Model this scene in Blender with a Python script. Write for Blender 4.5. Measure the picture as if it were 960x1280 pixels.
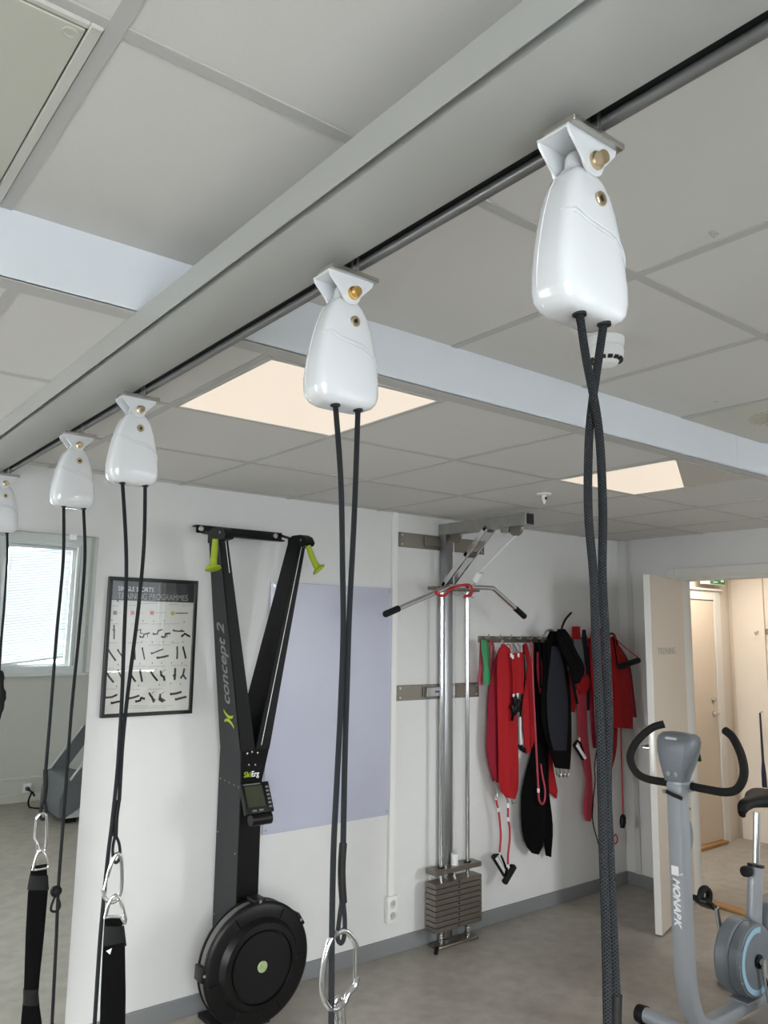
import bpy, bmesh, math, random
from mathutils import Vector, Matrix
random.seed(7)
for o in list(bpy.data.objects): bpy.data.objects.remove(o)
SC = bpy.context.scene
COL = SC.collection

# ------------------------------------------------------------------ camera
F_PX, YAW, PITCH, ROLL, ZC = 999.34, .6640, .1487, .0136, 1.71
cy, sy, cp, sp = math.cos(YAW), math.sin(YAW), math.cos(PITCH), math.sin(PITCH)
FW = Vector((sy*cp, cy*cp, sp)); RT = Vector((cy, -sy, 0)); UP = RT.cross(FW)
cr, sr = math.cos(ROLL), math.sin(ROLL)
RT, UP = cr*RT + sr*UP, -sr*RT + cr*UP
CAM = Vector((0, 0, ZC))
cd = bpy.data.cameras.new('camera'); cam = bpy.data.objects.new('camera', cd); COL.objects.link(cam)
cd.sensor_fit = 'HORIZONTAL'; cd.sensor_width = 36; cd.lens = 36*F_PX/960; cd.clip_start = .02; cd.clip_end = 200
M4 = Matrix((RT, UP, -FW)).transposed().to_4x4(); M4.translation = CAM
cam.matrix_world = M4
SC.camera = cam
SC.view_settings.view_transform = 'Standard'; SC.view_settings.look = 'None'
SC.view_settings.gamma = 1; SC.view_settings.use_curve_mapping = False
SC.view_settings.exposure = 0.72

# ------------------------------------------------------------------ world: overcast daylight outside the windows
SKY = 17.0
wd = bpy.data.worlds.new('world'); SC.world = wd; wd.use_nodes = True
bg = wd.node_tree.nodes['Background']
bg.inputs[1].default_value = 1
_nt = wd.node_tree; _tc = _nt.nodes.new('ShaderNodeTexCoord'); _sp = _nt.nodes.new('ShaderNodeSeparateXYZ'); _rp = _nt.nodes.new('ShaderNodeValToRGB')
_nt.links.new(_tc.outputs['Generated'], _sp.inputs[0])
_ma = _nt.nodes.new('ShaderNodeMath'); _ma.operation = 'MULTIPLY_ADD'; _ma.inputs[1].default_value = .5; _ma.inputs[2].default_value = .5
_nt.links.new(_sp.outputs[2], _ma.inputs[0]); _nt.links.new(_ma.outputs[0], _rp.inputs[0])
_rp.color_ramp.elements[0].position = .46; _rp.color_ramp.elements[0].color = (.30, .32, .34, 1)      # snowy / paved ground, hazy sky
_rp.color_ramp.elements[1].position = .54; _rp.color_ramp.elements[1].color = (.93, .96, .985, 1)
_vm = _nt.nodes.new('ShaderNodeVectorMath'); _vm.operation = 'SCALE'; _vm.inputs['Scale'].default_value = SKY
_nt.links.new(_rp.outputs[0], _vm.inputs[0]); _nt.links.new(_vm.outputs[0], bg.inputs[0])

BACK = -1.03           # wall behind the camera, with the windows
LEFT = -2.0
WA = 3.5765            # far wall with the exercise machines
XB = 5.0               # wall with the doorway
ZF, ZN = 2.395, 2.54   # lower and higher ceiling

def portal(name, loc, rot, sx, sz):
    l = bpy.data.lights.new(name, 'AREA'); l.shape = 'RECTANGLE'; l.size = sx; l.size_y = sz; l.energy = 1
    l.cycles.is_portal = True
    o = bpy.data.objects.new(name, l); o.location = loc; o.rotation_euler = rot; COL.objects.link(o)
# windows: (x0,x1,z0,z1) openings of the back wall, then (y0,y1,z0,z1) of the left wall
WIN_BACK = [(1.80, 2.52, 1.20, 2.43), (-1.2, .60, .95, 2.33), (2.74, 3.46, 1.20, 2.43), (4.1, 4.85, .95, 2.33)]  # last opening is unseen, added to brighten the right end
WIN_LEFT_ADDED = [(2.3, 3.4, .85, 2.33)]  # unseen opening, added and sized to light the far wall
for x0, x1, z0, z1 in WIN_BACK:
    portal('daylight', ((x0+x1)/2, BACK-.13, (z0+z1)/2), (math.pi/2, 0, 0), x1-x0, z1-z0)
for y0, y1, z0, z1 in WIN_LEFT_ADDED:
    portal('daylight', (LEFT-.13, (y0+y1)/2, (z0+z1)/2), (0, -math.pi/2, 0), z1-z0, y1-y0)

# corridor ceiling lamp (warm), behind the doorway wall
l = bpy.data.lights.new('corridor_light', 'AREA'); l.shape = 'RECTANGLE'; l.size = .6; l.size_y = .6
l.energy = 8.5; l.color = (1, .89, .77)
lo = bpy.data.objects.new('corridor_light', l); lo.location = (6.15, 3.25, 2.36); COL.objects.link(lo)

# ------------------------------------------------------------------ helpers
def at(u, v, x=None, y=None, z=None):
    d = RT*((u-480)/F_PX) + UP*((640-v)/F_PX) + FW
    if x is not None: t = (x-CAM.x)/d.x
    elif y is not None: t = (y-CAM.y)/d.y
    else: t = (z-CAM.z)/d.z
    return CAM + d*t
def s2l(c):
    c = c/255.
    return c/12.92 if c <= .04045 else ((c+.055)/1.055)**2.4
def rgb(*c): return (s2l(c[0]), s2l(c[1]), s2l(c[2]), 1)
MATS = {}
def mat(name, c, rough=.5, metal=0, var=.0, scale=60, bump=0, coat=0, spec=.5):
    m = bpy.data.materials.new(name); m.use_nodes = True; nt = m.node_tree
    b = nt.nodes['Principled BSDF']
    b.inputs['Base Color'].default_value = rgb(*c); b.inputs['Roughness'].default_value = rough
    b.inputs['Metallic'].default_value = metal; b.inputs['Coat Weight'].default_value = coat
    b.inputs['Coat Roughness'].default_value = .06
    b.inputs['Specular IOR Level'].default_value = spec
    if var or bump:
        tc = nt.nodes.new('ShaderNodeTexCoord'); n = nt.nodes.new('ShaderNodeTexNoise')
        n.inputs['Scale'].default_value = scale; n.inputs['Detail'].default_value = 4
        nt.links.new(tc.outputs['Object'], n.inputs['Vector'])
        if var:
            r = nt.nodes.new('ShaderNodeValToRGB')
            r.color_ramp.elements[0].position = .3; r.color_ramp.elements[1].position = .7
            a = rgb(*c); r.color_ramp.elements[0].color = tuple(max(0, q*(1-var)) for q in a[:3])+(1,)
            r.color_ramp.elements[1].color = tuple(min(1, q*(1+var)) for q in a[:3])+(1,)
            nt.links.new(n.outputs['Fac'], r.inputs['Fac']); nt.links.new(r.outputs['Color'], b.inputs['Base Color'])
        if bump:
            bp = nt.nodes.new('ShaderNodeBump'); bp.inputs['Strength'].default_value = bump; bp.inputs['Distance'].default_value = .003
            nt.links.new(n.outputs['Fac'], bp.inputs['Height']); nt.links.new(bp.outputs['Normal'], b.inputs['Normal'])
    MATS[name] = m
    return m
def mat_emit(name, c, s):
    m = bpy.data.materials.new(name); m.use_nodes = True; nt = m.node_tree
    b = nt.nodes['Principled BSDF']; b.inputs['Base Color'].default_value = rgb(120, 116, 110)
    b.inputs['Emission Color'].default_value = rgb(*c); b.inputs['Emission Strength'].default_value = s
    b.inputs['Roughness'].default_value = .4
    MATS[name] = m; return m
def mat_pane(name, refl=.08):
    m = bpy.data.materials.new(name); m.use_nodes = True; nt = m.node_tree
    for n in list(nt.nodes): nt.nodes.remove(n)
    out = nt.nodes.new('ShaderNodeOutputMaterial'); mx = nt.nodes.new('ShaderNodeMixShader')
    t = nt.nodes.new('ShaderNodeBsdfTransparent'); g = nt.nodes.new('ShaderNodeBsdfGlossy'); g.inputs['Roughness'].default_value = .01
    lw = nt.nodes.new('ShaderNodeLayerWeight'); lw.inputs['Blend'].default_value = .3
    mr = nt.nodes.new('ShaderNodeMath'); mr.operation = 'MULTIPLY_ADD'; mr.inputs[1].default_value = .5; mr.inputs[2].default_value = refl
    nt.links.new(lw.outputs['Fresnel'], mr.inputs[0]); nt.links.new(mr.outputs[0], mx.inputs[0])
    nt.links.new(t.outputs[0], mx.inputs[1]); nt.links.new(g.outputs[0], mx.inputs[2]); nt.links.new(mx.outputs[0], out.inputs[0])
    MATS[name] = m; return m
def mat_rope(name, c0, c1):
    m = bpy.data.materials.new(name); m.use_nodes = True; nt = m.node_tree
    b = nt.nodes['Principled BSDF']; b.inputs['Roughness'].default_value = .75; b.inputs['Specular IOR Level'].default_value = .2
    uv = nt.nodes.new('ShaderNodeUVMap')
    sep = nt.nodes.new('ShaderNodeSeparateXYZ'); nt.links.new(uv.outputs[0], sep.inputs[0])
    def sine(sgn):
        a = nt.nodes.new('ShaderNodeMath'); a.operation = 'MULTIPLY'; a.inputs[1].default_value = 6*2*math.pi*sgn; nt.links.new(sep.outputs[0], a.inputs[0])
        c = nt.nodes.new('ShaderNodeMath'); c.operation = 'MULTIPLY'; c.inputs[1].default_value = 1700; nt.links.new(sep.outputs[1], c.inputs[0])
        d = nt.nodes.new('ShaderNodeMath'); d.operation = 'ADD'; nt.links.new(a.outputs[0], d.inputs[0]); nt.links.new(c.outputs[0], d.inputs[1])
        e = nt.nodes.new('ShaderNodeMath'); e.operation = 'SINE'; nt.links.new(d.outputs[0], e.inputs[0]); return e
    s1, s2 = sine(1), sine(-1)
    p = nt.nodes.new('ShaderNodeMath'); p.operation = 'MAXIMUM'; nt.links.new(s1.outputs[0], p.inputs[0]); nt.links.new(s2.outputs[0], p.inputs[1])
    r = nt.nodes.new('ShaderNodeValToRGB'); r.color_ramp.elements[0].position = .1; r.color_ramp.elements[1].position = .95
    r.color_ramp.elements[0].color = rgb(*c0); r.color_ramp.elements[1].color = rgb(*c1)
    nt.links.new(p.outputs[0], r.inputs[0]); nt.links.new(r.outputs[0], b.inputs['Base Color'])
    bp = nt.nodes.new('ShaderNodeBump'); bp.inputs['Strength'].default_value = .5; bp.inputs['Distance'].default_value = .002
    nt.links.new(p.outputs[0], bp.inputs['Height']); nt.links.new(bp.outputs['Normal'], b.inputs['Normal'])
    MATS[name] = m; return m

class MB:
    def __init__(s): s.bm = bmesh.new(); s.uv = s.bm.loops.layers.uv.new('UVMap')
    def face(s, vs):
        try: return s.bm.faces.new(vs)
        except ValueError: return None
    def box(s, a, b, bev=0, seg=2):
        a = Vector(a); b = Vector(b)
        lo = Vector(map(min, a, b)); hi = Vector(map(max, a, b))
        return s.obox((lo+hi)/2, ((1,0,0),(0,1,0),(0,0,1)), (hi-lo)/2, bev, seg)
    def obox(s, c, ax, h, bev=0, seg=2):
        c = Vector(c); ax = [Vector(q).normalized() for q in ax]
        t = bmesh.new(); bmesh.ops.create_cube(t, size=2)
        for v in t.verts: v.co = Vector((v.co.x*h[0], v.co.y*h[1], v.co.z*h[2]))
        if bev: bmesh.ops.bevel(t, geom=list(t.edges), offset=min(bev, min(h)*.98), segments=seg, affect='EDGES', profile=.5)
        R = Matrix(ax).transposed()
        for v in t.verts: v.co = c + R @ v.co
        if R.determinant() < 0: bmesh.ops.reverse_faces(t, faces=t.faces)
        s.merge(t); return s
    def merge(s, t):
        mp = {v: s.bm.verts.new(v.co) for v in t.verts}
        for f in t.faces: s.face([mp[v] for v in f.verts])
        t.free()
    def ring_loft(s, rings, cap=True, closed=False):
        R = [[s.bm.verts.new(p) for p in r] for r in rings]; n = len(R[0])
        rng = range(len(R)) if closed else range(len(R)-1)
        for i in rng:
            A, B = R[i], R[(i+1) % len(R)]
            for j in range(n):
                s.face([A[j], A[(j+1) % n], B[(j+1) % n], B[j]])
        if cap and not closed:
            s.face(R[0][::-1]); s.face(R[-1])
        return s
    def tube(s, pts, r, seg=10, closed=False, cap=True, smooth=0, flat=None):
        pts = [Vector(p) for p in pts]
        if smooth: pts = catmull(pts, smooth, closed)
        n = len(pts); rr = r if isinstance(r, (list, tuple)) else [r]*n
        if len(rr) != n: rr = [rr[min(len(rr)-1, int(i*(len(rr)-1)/(n-1)+.5))] for i in range(n)]
        tan = []
        for i in range(n):
            a = pts[(i-1) % n] if closed or i > 0 else pts[i]
            b = pts[(i+1) % n] if closed or i < n-1 else pts[i]
            tan.append((b-a).normalized())
        u = tan[0].orthogonal().normalized()
        if flat is not None: u = (Vector(flat) - tan[0]*Vector(flat).dot(tan[0])).normalized()
        R = []; L = 0; Ls = []
        for i in range(n):
            u = (u - tan[i]*u.dot(tan[i])).normalized(); w = tan[i].cross(u)
            if i: L += (pts[i]-pts[i-1]).length
            Ls.append(L)
            R.append([s.bm.verts.new(pts[i] + rr[i]*(math.cos(2*math.pi*k/seg)*u + math.sin(2*math.pi*k/seg)*w)) for k in range(seg)])
        for i in range(n if closed else n-1):
            A, B = R[i], R[(i+1) % n]; la = Ls[i]; lb = Ls[(i+1) % n] if i < n-1 else L
            for k in range(seg):
                f = s.face([A[k], A[(k+1) % seg], B[(k+1) % seg], B[k]])
                if f:
                    for lp, q in zip(f.loops, ((k/seg, la), ((k+1)/seg, la), ((k+1)/seg, lb), (k/seg, lb))): lp[s.uv].uv = q
        if cap and not closed: s.face(R[0][::-1]); s.face(R[-1])
        return s
    def cyl(s, a, b, r, seg=20, r2=None):
        return s.tube([a, b], [r, r if r2 is None else r2], seg)
    def poly(s, pts, off):
        pts = [Vector(p) for p in pts]; off = Vector(off)
        A = [s.bm.verts.new(p) for p in pts]; B = [s.bm.verts.new(p+off) for p in pts]; n = len(A)
        s.face(A[::-1]); s.face(B)
        for i in range(n): s.face([A[i], A[(i+1) % n], B[(i+1) % n], B[i]])
        return s
    def lathe(s, prof, o, axis, seg=32, cap=False):
        o = Vector(o); a = Vector(axis).normalized(); u = a.orthogonal().normalized(); w = a.cross(u)
        rings = [[o + a*h + max(r, 1e-4)*(math.cos(2*math.pi*k/seg)*u + math.sin(2*math.pi*k/seg)*w) for k in range(seg)] for r, h in prof]
        return s.ring_loft(rings, cap=True)
    def build(s, name, m, parent=None, sharp=35, origin=None):
        bm = s.bm
        bmesh.ops.recalc_face_normals(bm, faces=bm.faces)
        if parent is None:
            if origin is None:
                xs = [v.co for v in bm.verts]
                origin = Vector(((min(c.x for c in xs)+max(c.x for c in xs))/2, (min(c.y for c in xs)+max(c.y for c in xs))/2, min(c.z for c in xs)))
        else: origin = root_loc(parent)
        origin = Vector(origin)
        for v in bm.verts: v.co -= origin
        me = bpy.data.meshes.new(name); bm.to_mesh(me); bm.free()
        me.materials.append(m if not isinstance(m, str) else MATS[m])
        for p in me.polygons: p.use_smooth = True
        me.set_sharp_from_angle(angle=math.radians(sharp))
        o = bpy.data.objects.new(name, me); COL.objects.link(o)
        if parent is None: o.location = origin
        else: o.parent = parent
        return o
def root_loc(o):
    while o.parent: o = o.parent
    return o.location.copy()
def catmull(p, k, closed=False):
    out = []; n = len(p)
    for i in range(n if closed else n-1):
        p0 = p[(i-1) % n] if closed or i > 0 else p[i]
        p1 = p[i]; p2 = p[(i+1) % n]; p3 = p[(i+2) % n] if closed or i < n-2 else p2
        for j in range(k):
            t = j/k
            out.append(.5*((2*p1) + (p2-p0)*t + (2*p0-5*p1+4*p2-p3)*t*t + (3*p1-p0-3*p2+p3)*t**3))
    if not closed: out.append(p[-1])
    return out
def tag(o, label, cat, group=None):
    o['label'] = label; o['category'] = cat
    if group: o['group'] = group
    return o
def thing(name, label, cat, loc, group=None):
    o = bpy.data.objects.new(name, None); o.empty_display_size = .05; COL.objects.link(o); o.location = loc
    return tag(o, label, cat, group)
def struct(name, mb, m, parent=None):
    o = mb.build(name, m, parent)
    if parent is None: o['kind'] = 'structure'
    return o
def text(name, body, size, org, xd, yd, m, parent, shear=0, bold=0, width=None, thick=.0008):
    c = bpy.data.curves.new(name, 'FONT'); c.body = body; c.size = size; c.shear = shear; c.offset = bold; c.extrude = thick
    c.align_x = 'LEFT'
    t = bpy.data.objects.new('tmp_text', c); COL.objects.link(t)
    dg = bpy.context.evaluated_depsgraph_get(); dg.update()
    me = bpy.data.meshes.new_from_object(t.evaluated_get(dg)); bpy.data.objects.remove(t)
    xd = Vector(xd).normalized(); yd = Vector(yd).normalized(); nn = xd.cross(yd)
    k = 1
    if width:
        xs = [v.co.x for v in me.vertices]; k = width/(max(xs)-min(xs))
    ro = root_loc(parent)
    for v in me.vertices: v.co = Vector(org) + xd*v.co.x*k + yd*v.co.y + nn*v.co.z - ro
    me.materials.clear(); me.materials.append(MATS[m])
    o = bpy.data.objects.new(name, me); COL.objects.link(o); o.parent = parent
    return o
def resample(pts, n):
    pts = [Vector(p) for p in pts]; L = [0]
    for a, b in zip(pts, pts[1:]): L.append(L[-1]+(b-a).length)
    out = []
    for i in range(n):
        t = L[-1]*i/(n-1); j = 0
        while j < len(L)-2 and L[j+1] < t: j += 1
        f = (t-L[j])/max(1e-9, L[j+1]-L[j]); out.append(pts[j].lerp(pts[j+1], f))
    return out
def cloth(mb, left, right, y, th=.012, folds=2, amp=.004, seed=0, nr=16, nc=14, smooth=True):
    """hanging fabric between two edge lines (photo pixels on the plane y): a thin body with soft folds"""
    Lp = [at(u, v, y=y) for u, v in left]; Rp = [at(u, v, y=y) for u, v in right]
    if smooth: Lp = catmull(Lp, 4); Rp = catmull(Rp, 4)
    Lp = resample(Lp, nr); Rp = resample(Rp, nr)
    rings = []
    for i in range(nr):
        a, b = Lp[i], Rp[i]; fr = []; bk = []
        for j in range(nc+1):
            s = j/nc; p = a.lerp(b, s); e = math.sqrt(max(0, 1-(2*s-1)**2))
            w = math.sin(s*folds*2*math.pi + seed + i*.12)*amp*(.4+.6*i/nr)*e
            fr.append(p + Vector((0, -th*.5*e - .0012 + w, 0)))
            bk.append(p + Vector((0, th*.5*e + .0012 + w, 0)))
        rings.append(fr + bk[::-1])
    mb.ring_loft(rings); return mb

# ------------------------------------------------------------------ materials
mat('wall_paint', (226, 226, 224), .7, var=.012, scale=9, bump=.02)
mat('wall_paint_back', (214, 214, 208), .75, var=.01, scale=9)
mat('corridor_paint', (222, 212, 198), .7, var=.01, scale=9)
mat('ceiling_tile', (214, 212, 207), .9, var=.03, scale=420, bump=.08)
mat('ceiling_bar', (188, 187, 183), .55)
mat('fascia_paint', (226, 230, 234), .5, var=.01, scale=5)
mat('hatch_metal', (196, 195, 182), .45, var=.01, scale=3)
mat('hatch_frame', (200, 199, 190), .45)
mat('white_gloss', (217, 219, 220), .13, coat=.6)
mat('white_plastic', (236, 236, 234), .35)
mat('ivory_plastic', (240, 240, 236), .4)
mat('steel', (190, 188, 182), .28, 1)
mat('chrome', (222, 222, 224), .10, 1)
mat('brass', (206, 188, 158), .3, 1)
mat('gold_brass', (226, 184, 112), .3, 1)
mat('dark_steel', (134, 127, 118), .36, .8, var=.05, scale=25)
mat('aluminium', (168, 170, 172), .36, 1)
mat('galvanised', (172, 172, 168), .42, 1, var=.12, scale=18)
mat('beam_grey', (176, 177, 172), .42, .12, var=.01, scale=4)
mat('beam_groove', (78, 80, 80), .5, .2)
mat('track_dark', (112, 112, 110), .33, .35)
mat('slot_black', (22, 22, 22), .6)
mat('black_paint', (13, 13, 14), .45, spec=.22)
mat('charcoal_paint', (44, 45, 46), .55, spec=.25)
mat('black_plastic', (12, 12, 13), .38, spec=.3)
mat('black_rubber', (17, 17, 17), .65, spec=.3)
mat('grip_foam', (30, 30, 29), .8, spec=.3, var=.08, scale=300, bump=.3)
mat('black_fabric', (9, 9, 10), .9, var=.15, scale=500, bump=.3, spec=.12)
mat('grey_fabric', (40, 41, 47), .9, var=.1, scale=500, bump=.3, spec=.15)
mat('red_fabric', (168, 9, 20), .85, var=.1, scale=300, bump=.25)
mat('crimson_fabric', (140, 10, 38), .85, var=.1, scale=300, bump=.25)
mat('red_cord', (190, 40, 54), .6)
mat('rose_band', (176, 58, 74), .55, var=.05, scale=120)
mat('green_band', (26, 138, 78), .5, var=.06, scale=80)
mat('lime', (150, 172, 22), .45)
mat('screen_green', (52, 60, 44), .2)
mat('grey_mesh', (96, 94, 90), .55, var=.3, scale=380)
mat('medallion', (160, 176, 128), .4, var=.3, scale=90)
mat('board_lavender', (193, 195, 212), .25, coat=.3, var=.02, scale=3)
mat('frame_black', (24, 24, 25), .4)
mat('paper', (232, 231, 224), .7)
mat('poster_band', (56, 59, 62), .6)
mat('print_black', (30, 30, 30), .7)
mat('print_grey', (168, 168, 164), .7)
mat('print_white', (238, 238, 238), .6)
mat('print_red', (214, 120, 116), .7)
mat('print_yellow', (196, 190, 90), .7)
mat('print_slate', (112, 122, 126), .7)
mat('logo_grey', (118, 118, 118), .5)
mat('sign_grey', (158, 154, 146), .5)
mat('bike_silver', (150, 154, 159), .32, .15)
mat('bike_grey', (112, 118, 124), .42, .1)
mat('bike_blue', (150, 186, 204), .45)
mat('door_white', (226, 224, 218), .45)
mat('door_leaf_shaded', (200, 190, 176), .5)  # leaf colour darkened to stand in for shade on its face
mat('door_face', (208, 202, 192), .5)
mat('corridor_door', (222, 208, 190), .5)
mat('wood', (176, 134, 84), .45, var=.12, scale=14)
mat('baseboard_grey', (132, 134, 135), .55)
mat('baseboard_white', (224, 222, 212), .5)
mat('window_white', (232, 236, 236), .35)
mat('blind_white', (238, 240, 242), .5)
m = mat('blind_slat', (236, 238, 240), .5); nt = m.node_tree
_t = nt.nodes.new('ShaderNodeBsdfTranslucent'); _t.inputs[0].default_value = (.9, .94, .97, 1); _mx = nt.nodes.new('ShaderNodeMixShader'); _mx.inputs[0].default_value = .05
nt.links.new(nt.nodes['Principled BSDF'].outputs[0], _mx.inputs[1]); nt.links.new(_t.outputs[0], _mx.inputs[2]); nt.links.new(_mx.outputs[0], nt.nodes['Material Output'].inputs[0])
mat('exit_green', (20, 120, 60), .4)
mat('navy', (28, 32, 62), .4)
mat('machine_grey', (104, 108, 112), .5)
mat('machine_light', (196, 198, 198), .45)
mat('vent_beige', (204, 201, 190), .6)
mat('vent_slot', (178, 173, 152), .7)
mat('blue_print', (60, 80, 170), .5)
mat('strip_grey', (206, 206, 203), .6)
mat('band_grey', (112, 116, 117), .6)
mat_emit('panel_lit', (250, 234, 214), .52)
mat('panel_flicker_dark', (196, 192, 184), .5)  # grey that puts a camera flicker band into the diffuser colour
mat_emit('panel_dim', (255, 232, 204), .60)
mat_pane('pane', .06); mat_pane('poster_pane', .05)
mat_rope('rope', (12, 13, 14), (50, 53, 56))
m = bpy.data.materials.new('mirror_glass'); m.use_nodes = True
b = m.node_tree.nodes['Principled BSDF']; b.inputs['Base Color'].default_value = (.84, .87, .85, 1); b.inputs['Metallic'].default_value = 1; b.inputs['Roughness'].default_value = .0
MATS['mirror_glass'] = m
# speckled vinyl floor
m = mat('vinyl_floor', (168, 162, 152), .38); nt = m.node_tree; b = nt.nodes['Principled BSDF']
tc = nt.nodes.new('ShaderNodeTexCoord'); n1 = nt.nodes.new('ShaderNodeTexNoise'); n1.inputs['Scale'].default_value = 260; n1.inputs['Detail'].default_value = 5
n2 = nt.nodes.new('ShaderNodeTexNoise'); n2.inputs['Scale'].default_value = 14; n2.inputs['Detail'].default_value = 4
for n in (n1, n2): nt.links.new(tc.outputs['Object'], n.inputs['Vector'])
r = nt.nodes.new('ShaderNodeValToRGB'); r.color_ramp.elements[0].position = .35; r.color_ramp.elements[1].position = .66
r.color_ramp.elements[0].color = rgb(140, 133, 122); r.color_ramp.elements[1].color = rgb(180, 174, 164)
mx = nt.nodes.new('ShaderNodeMix'); mx.data_type = 'FLOAT'; mx.inputs[0].default_value = .35
nt.links.new(n1.outputs['Fac'], mx.inputs[2]); nt.links.new(n2.outputs['Fac'], mx.inputs[3]); nt.links.new(mx.outputs[0], r.inputs[0]); nt.links.new(r.outputs[0], b.inputs['Base Color'])

# ------------------------------------------------------------------ structure: room shell
FAS = 1.66             # the step in the ceiling
T = .12
struct('floor', MB().box((LEFT-T, BACK-T, -.1), (7.1, 3.95, 0)), 'vinyl_floor')
struct('ceiling', MB().box((LEFT-T, FAS, ZF), (XB+T, WA+T, ZF+.12)), 'ceiling_tile')
struct('ceiling', MB().box((LEFT-T, BACK-T, ZN), (XB+T, FAS+.02, ZN+.12)), 'ceiling_tile')
struct('ceiling', MB().box((XB+T, -1.1, 2.40), (7.1, 3.95, 2.5)), 'ceiling_tile')
# fascia of the step: three boards with open joints
fb = MB(); xs = [LEFT, 1.204, 3.14, XB]
for a, c in zip(xs, xs[1:]): fb.box((a+.0008, FAS-.012, ZF-.001), (c-.0008, FAS, ZN), .0006, 1)
struct('trim_1', fb, 'fascia_paint')
# grid bars of both ceilings
g = MB(); bw = .012
for i in range(-5, 7):
    x = .955+.6*i
    if LEFT < x < XB: g.box((x-bw, FAS+.036, ZF-.0025), (x+bw, WA, ZF+.002))
for j in range(0, 3):
    y = 1.6958+.6+.6*j
    g.box((LEFT, y-bw, ZF-.0024), (XB, y+bw, ZF+.002))
g.box((LEFT, FAS-.012, ZF-.003), (XB, FAS+.040, ZF+.002))
struct('trim_2', g, 'ceiling_bar')
g = MB()
for x in (.318, .942, 1.542, 2.142, 2.742, 3.342, 3.942, 4.542, -.27, -.87, -1.47):
    g.box((x-bw, BACK, ZN-.003), (x+bw, FAS-.012, ZN+.002))
for y in (1.029, .437, -.163, -.763):
    g.box((LEFT, y-bw, ZN-.0028), (XB, y+bw, ZN+.002))
struct('trim_3', g, 'ceiling_bar')
# walls
def wall_holes(axis, pos, thick, a0, a1, z0, z1, holes, m, name):
    mb = MB()
    def bx(u0, u1, w0, w1):
        if u1-u0 < 1e-4 or w1-w0 < 1e-4: return
        if axis == 'y': mb.box((u0, pos, w0), (u1, pos+thick, w1))
        else: mb.box((pos, u0, w0), (pos+thick, u1, w1))
    hs = sorted(holes); u = a0
    for h0, h1, w0, w1 in hs:
        bx(u, h0, z0, z1); bx(h0, h1, z0, w0); bx(h0, h1, w1, z1); u = h1
    bx(u, a1, z0, z1)
    return struct(name, mb, m)
wall_holes('y', WA, T, LEFT-T, XB+T, 0, ZN, [], 'wall_paint', 'wall_far')
wall_holes('y', BACK-T, T, LEFT-T, XB+T, 0, ZN, WIN_BACK, 'wall_paint_back', 'wall_back')
wall_holes('x', LEFT-T, T, BACK, WA, 0, ZN, WIN_LEFT_ADDED, 'wall_paint_back', 'wall_left')
DY0, DY1, DZ = 2.20, 3.11, 2.105
wall_holes('x', XB, T, BACK, WA, 0, ZN, [(DY0, DY1, 0, DZ)], 'wall_paint', 'wall_right')
YC, XC = 3.77, 6.90
struct('wall_corridor_end', MB().box((XB+T, YC, 0), (XC+T, YC+T, 2.4)), 'corridor_paint')
struct('wall_corridor_side', MB().box((XC, -1.1, 0), (XC+T, YC, 2.4)), 'corridor_paint')
struct('wall_corridor_near', MB().box((XB+T, -1.1-T, 0), (XC+T, -1.1, 2.4)), 'corridor_paint')
# baseboards
struct('baseboard_far', MB().box((1.23, WA-.012, 0), (XB, WA, .082), .002, 1), 'baseboard_grey')
mb = MB(); mb.box((XB-.012, DY1+.07, 0), (XB, WA-.012, .082), .002, 1); mb.box((XB-.012, BACK, 0), (XB, DY0-.07, .082), .002, 1)
struct('baseboard_right', mb, 'baseboard_grey')
struct('baseboard_back', MB().box((LEFT, BACK, 0), (XB-.012, BACK+.015, .075), .003, 1), 'baseboard_white')
struct('baseboard_left', MB().box((LEFT, BACK+.015, 0), (LEFT+.012, WA, .082), .002, 1), 'baseboard_grey')
# white cable duct on the far wall, slightly grey upright strip by the corner
struct('trim_4', MB().box((2.855, WA-.018, .30), (2.893, WA, ZF), .003, 1), 'ivory_plastic')
struct('trim_5', MB().box((XB-.012, 3.455, .08), (XB, 3.50, ZF), .004, 1), 'strip_grey')
struct('trim_6', MB().box((LEFT, BACK, .205), (XB-.02, BACK+.012, .225), .002, 1), 'baseboard_white')

# doorway casing, threshold and open leaf
cas = MB()
for x0, x1 in ((XB-.014, XB), (XB+T, XB+T+.014)):
    cas.box((x0, DY1, 0), (x1, DY1+.065, DZ+.065), .003, 1)
    cas.box((x0, DY0-.065, 0), (x1, DY0, DZ+.065), .003, 1)
    cas.box((x0, DY0, DZ), (x1, DY1, DZ+.065), .003, 1)
cas.box((XB-.006, DY1-.03, 0), (XB+T+.006, DY1, DZ)); cas.box((XB-.006, DY0, 0), (XB+T+.006, DY0+.03, DZ)); cas.box((XB-.006, DY0+.03, DZ-.02), (XB+T+.006, DY1-.03, DZ))
struct('trim_7', cas, 'door_white')
struct('trim_8', MB().box((XB+.02, DY0+.03, 0), (XB+T-.015, DY1-.03, .018), .004, 1), 'wood')
hinge = Vector((4.985, 3.075, 0)); free = Vector((4.285, 2.862, 0)); ld = (free-hinge).normalized(); ln = Vector((-ld.y, ld.x, 0))
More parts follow.
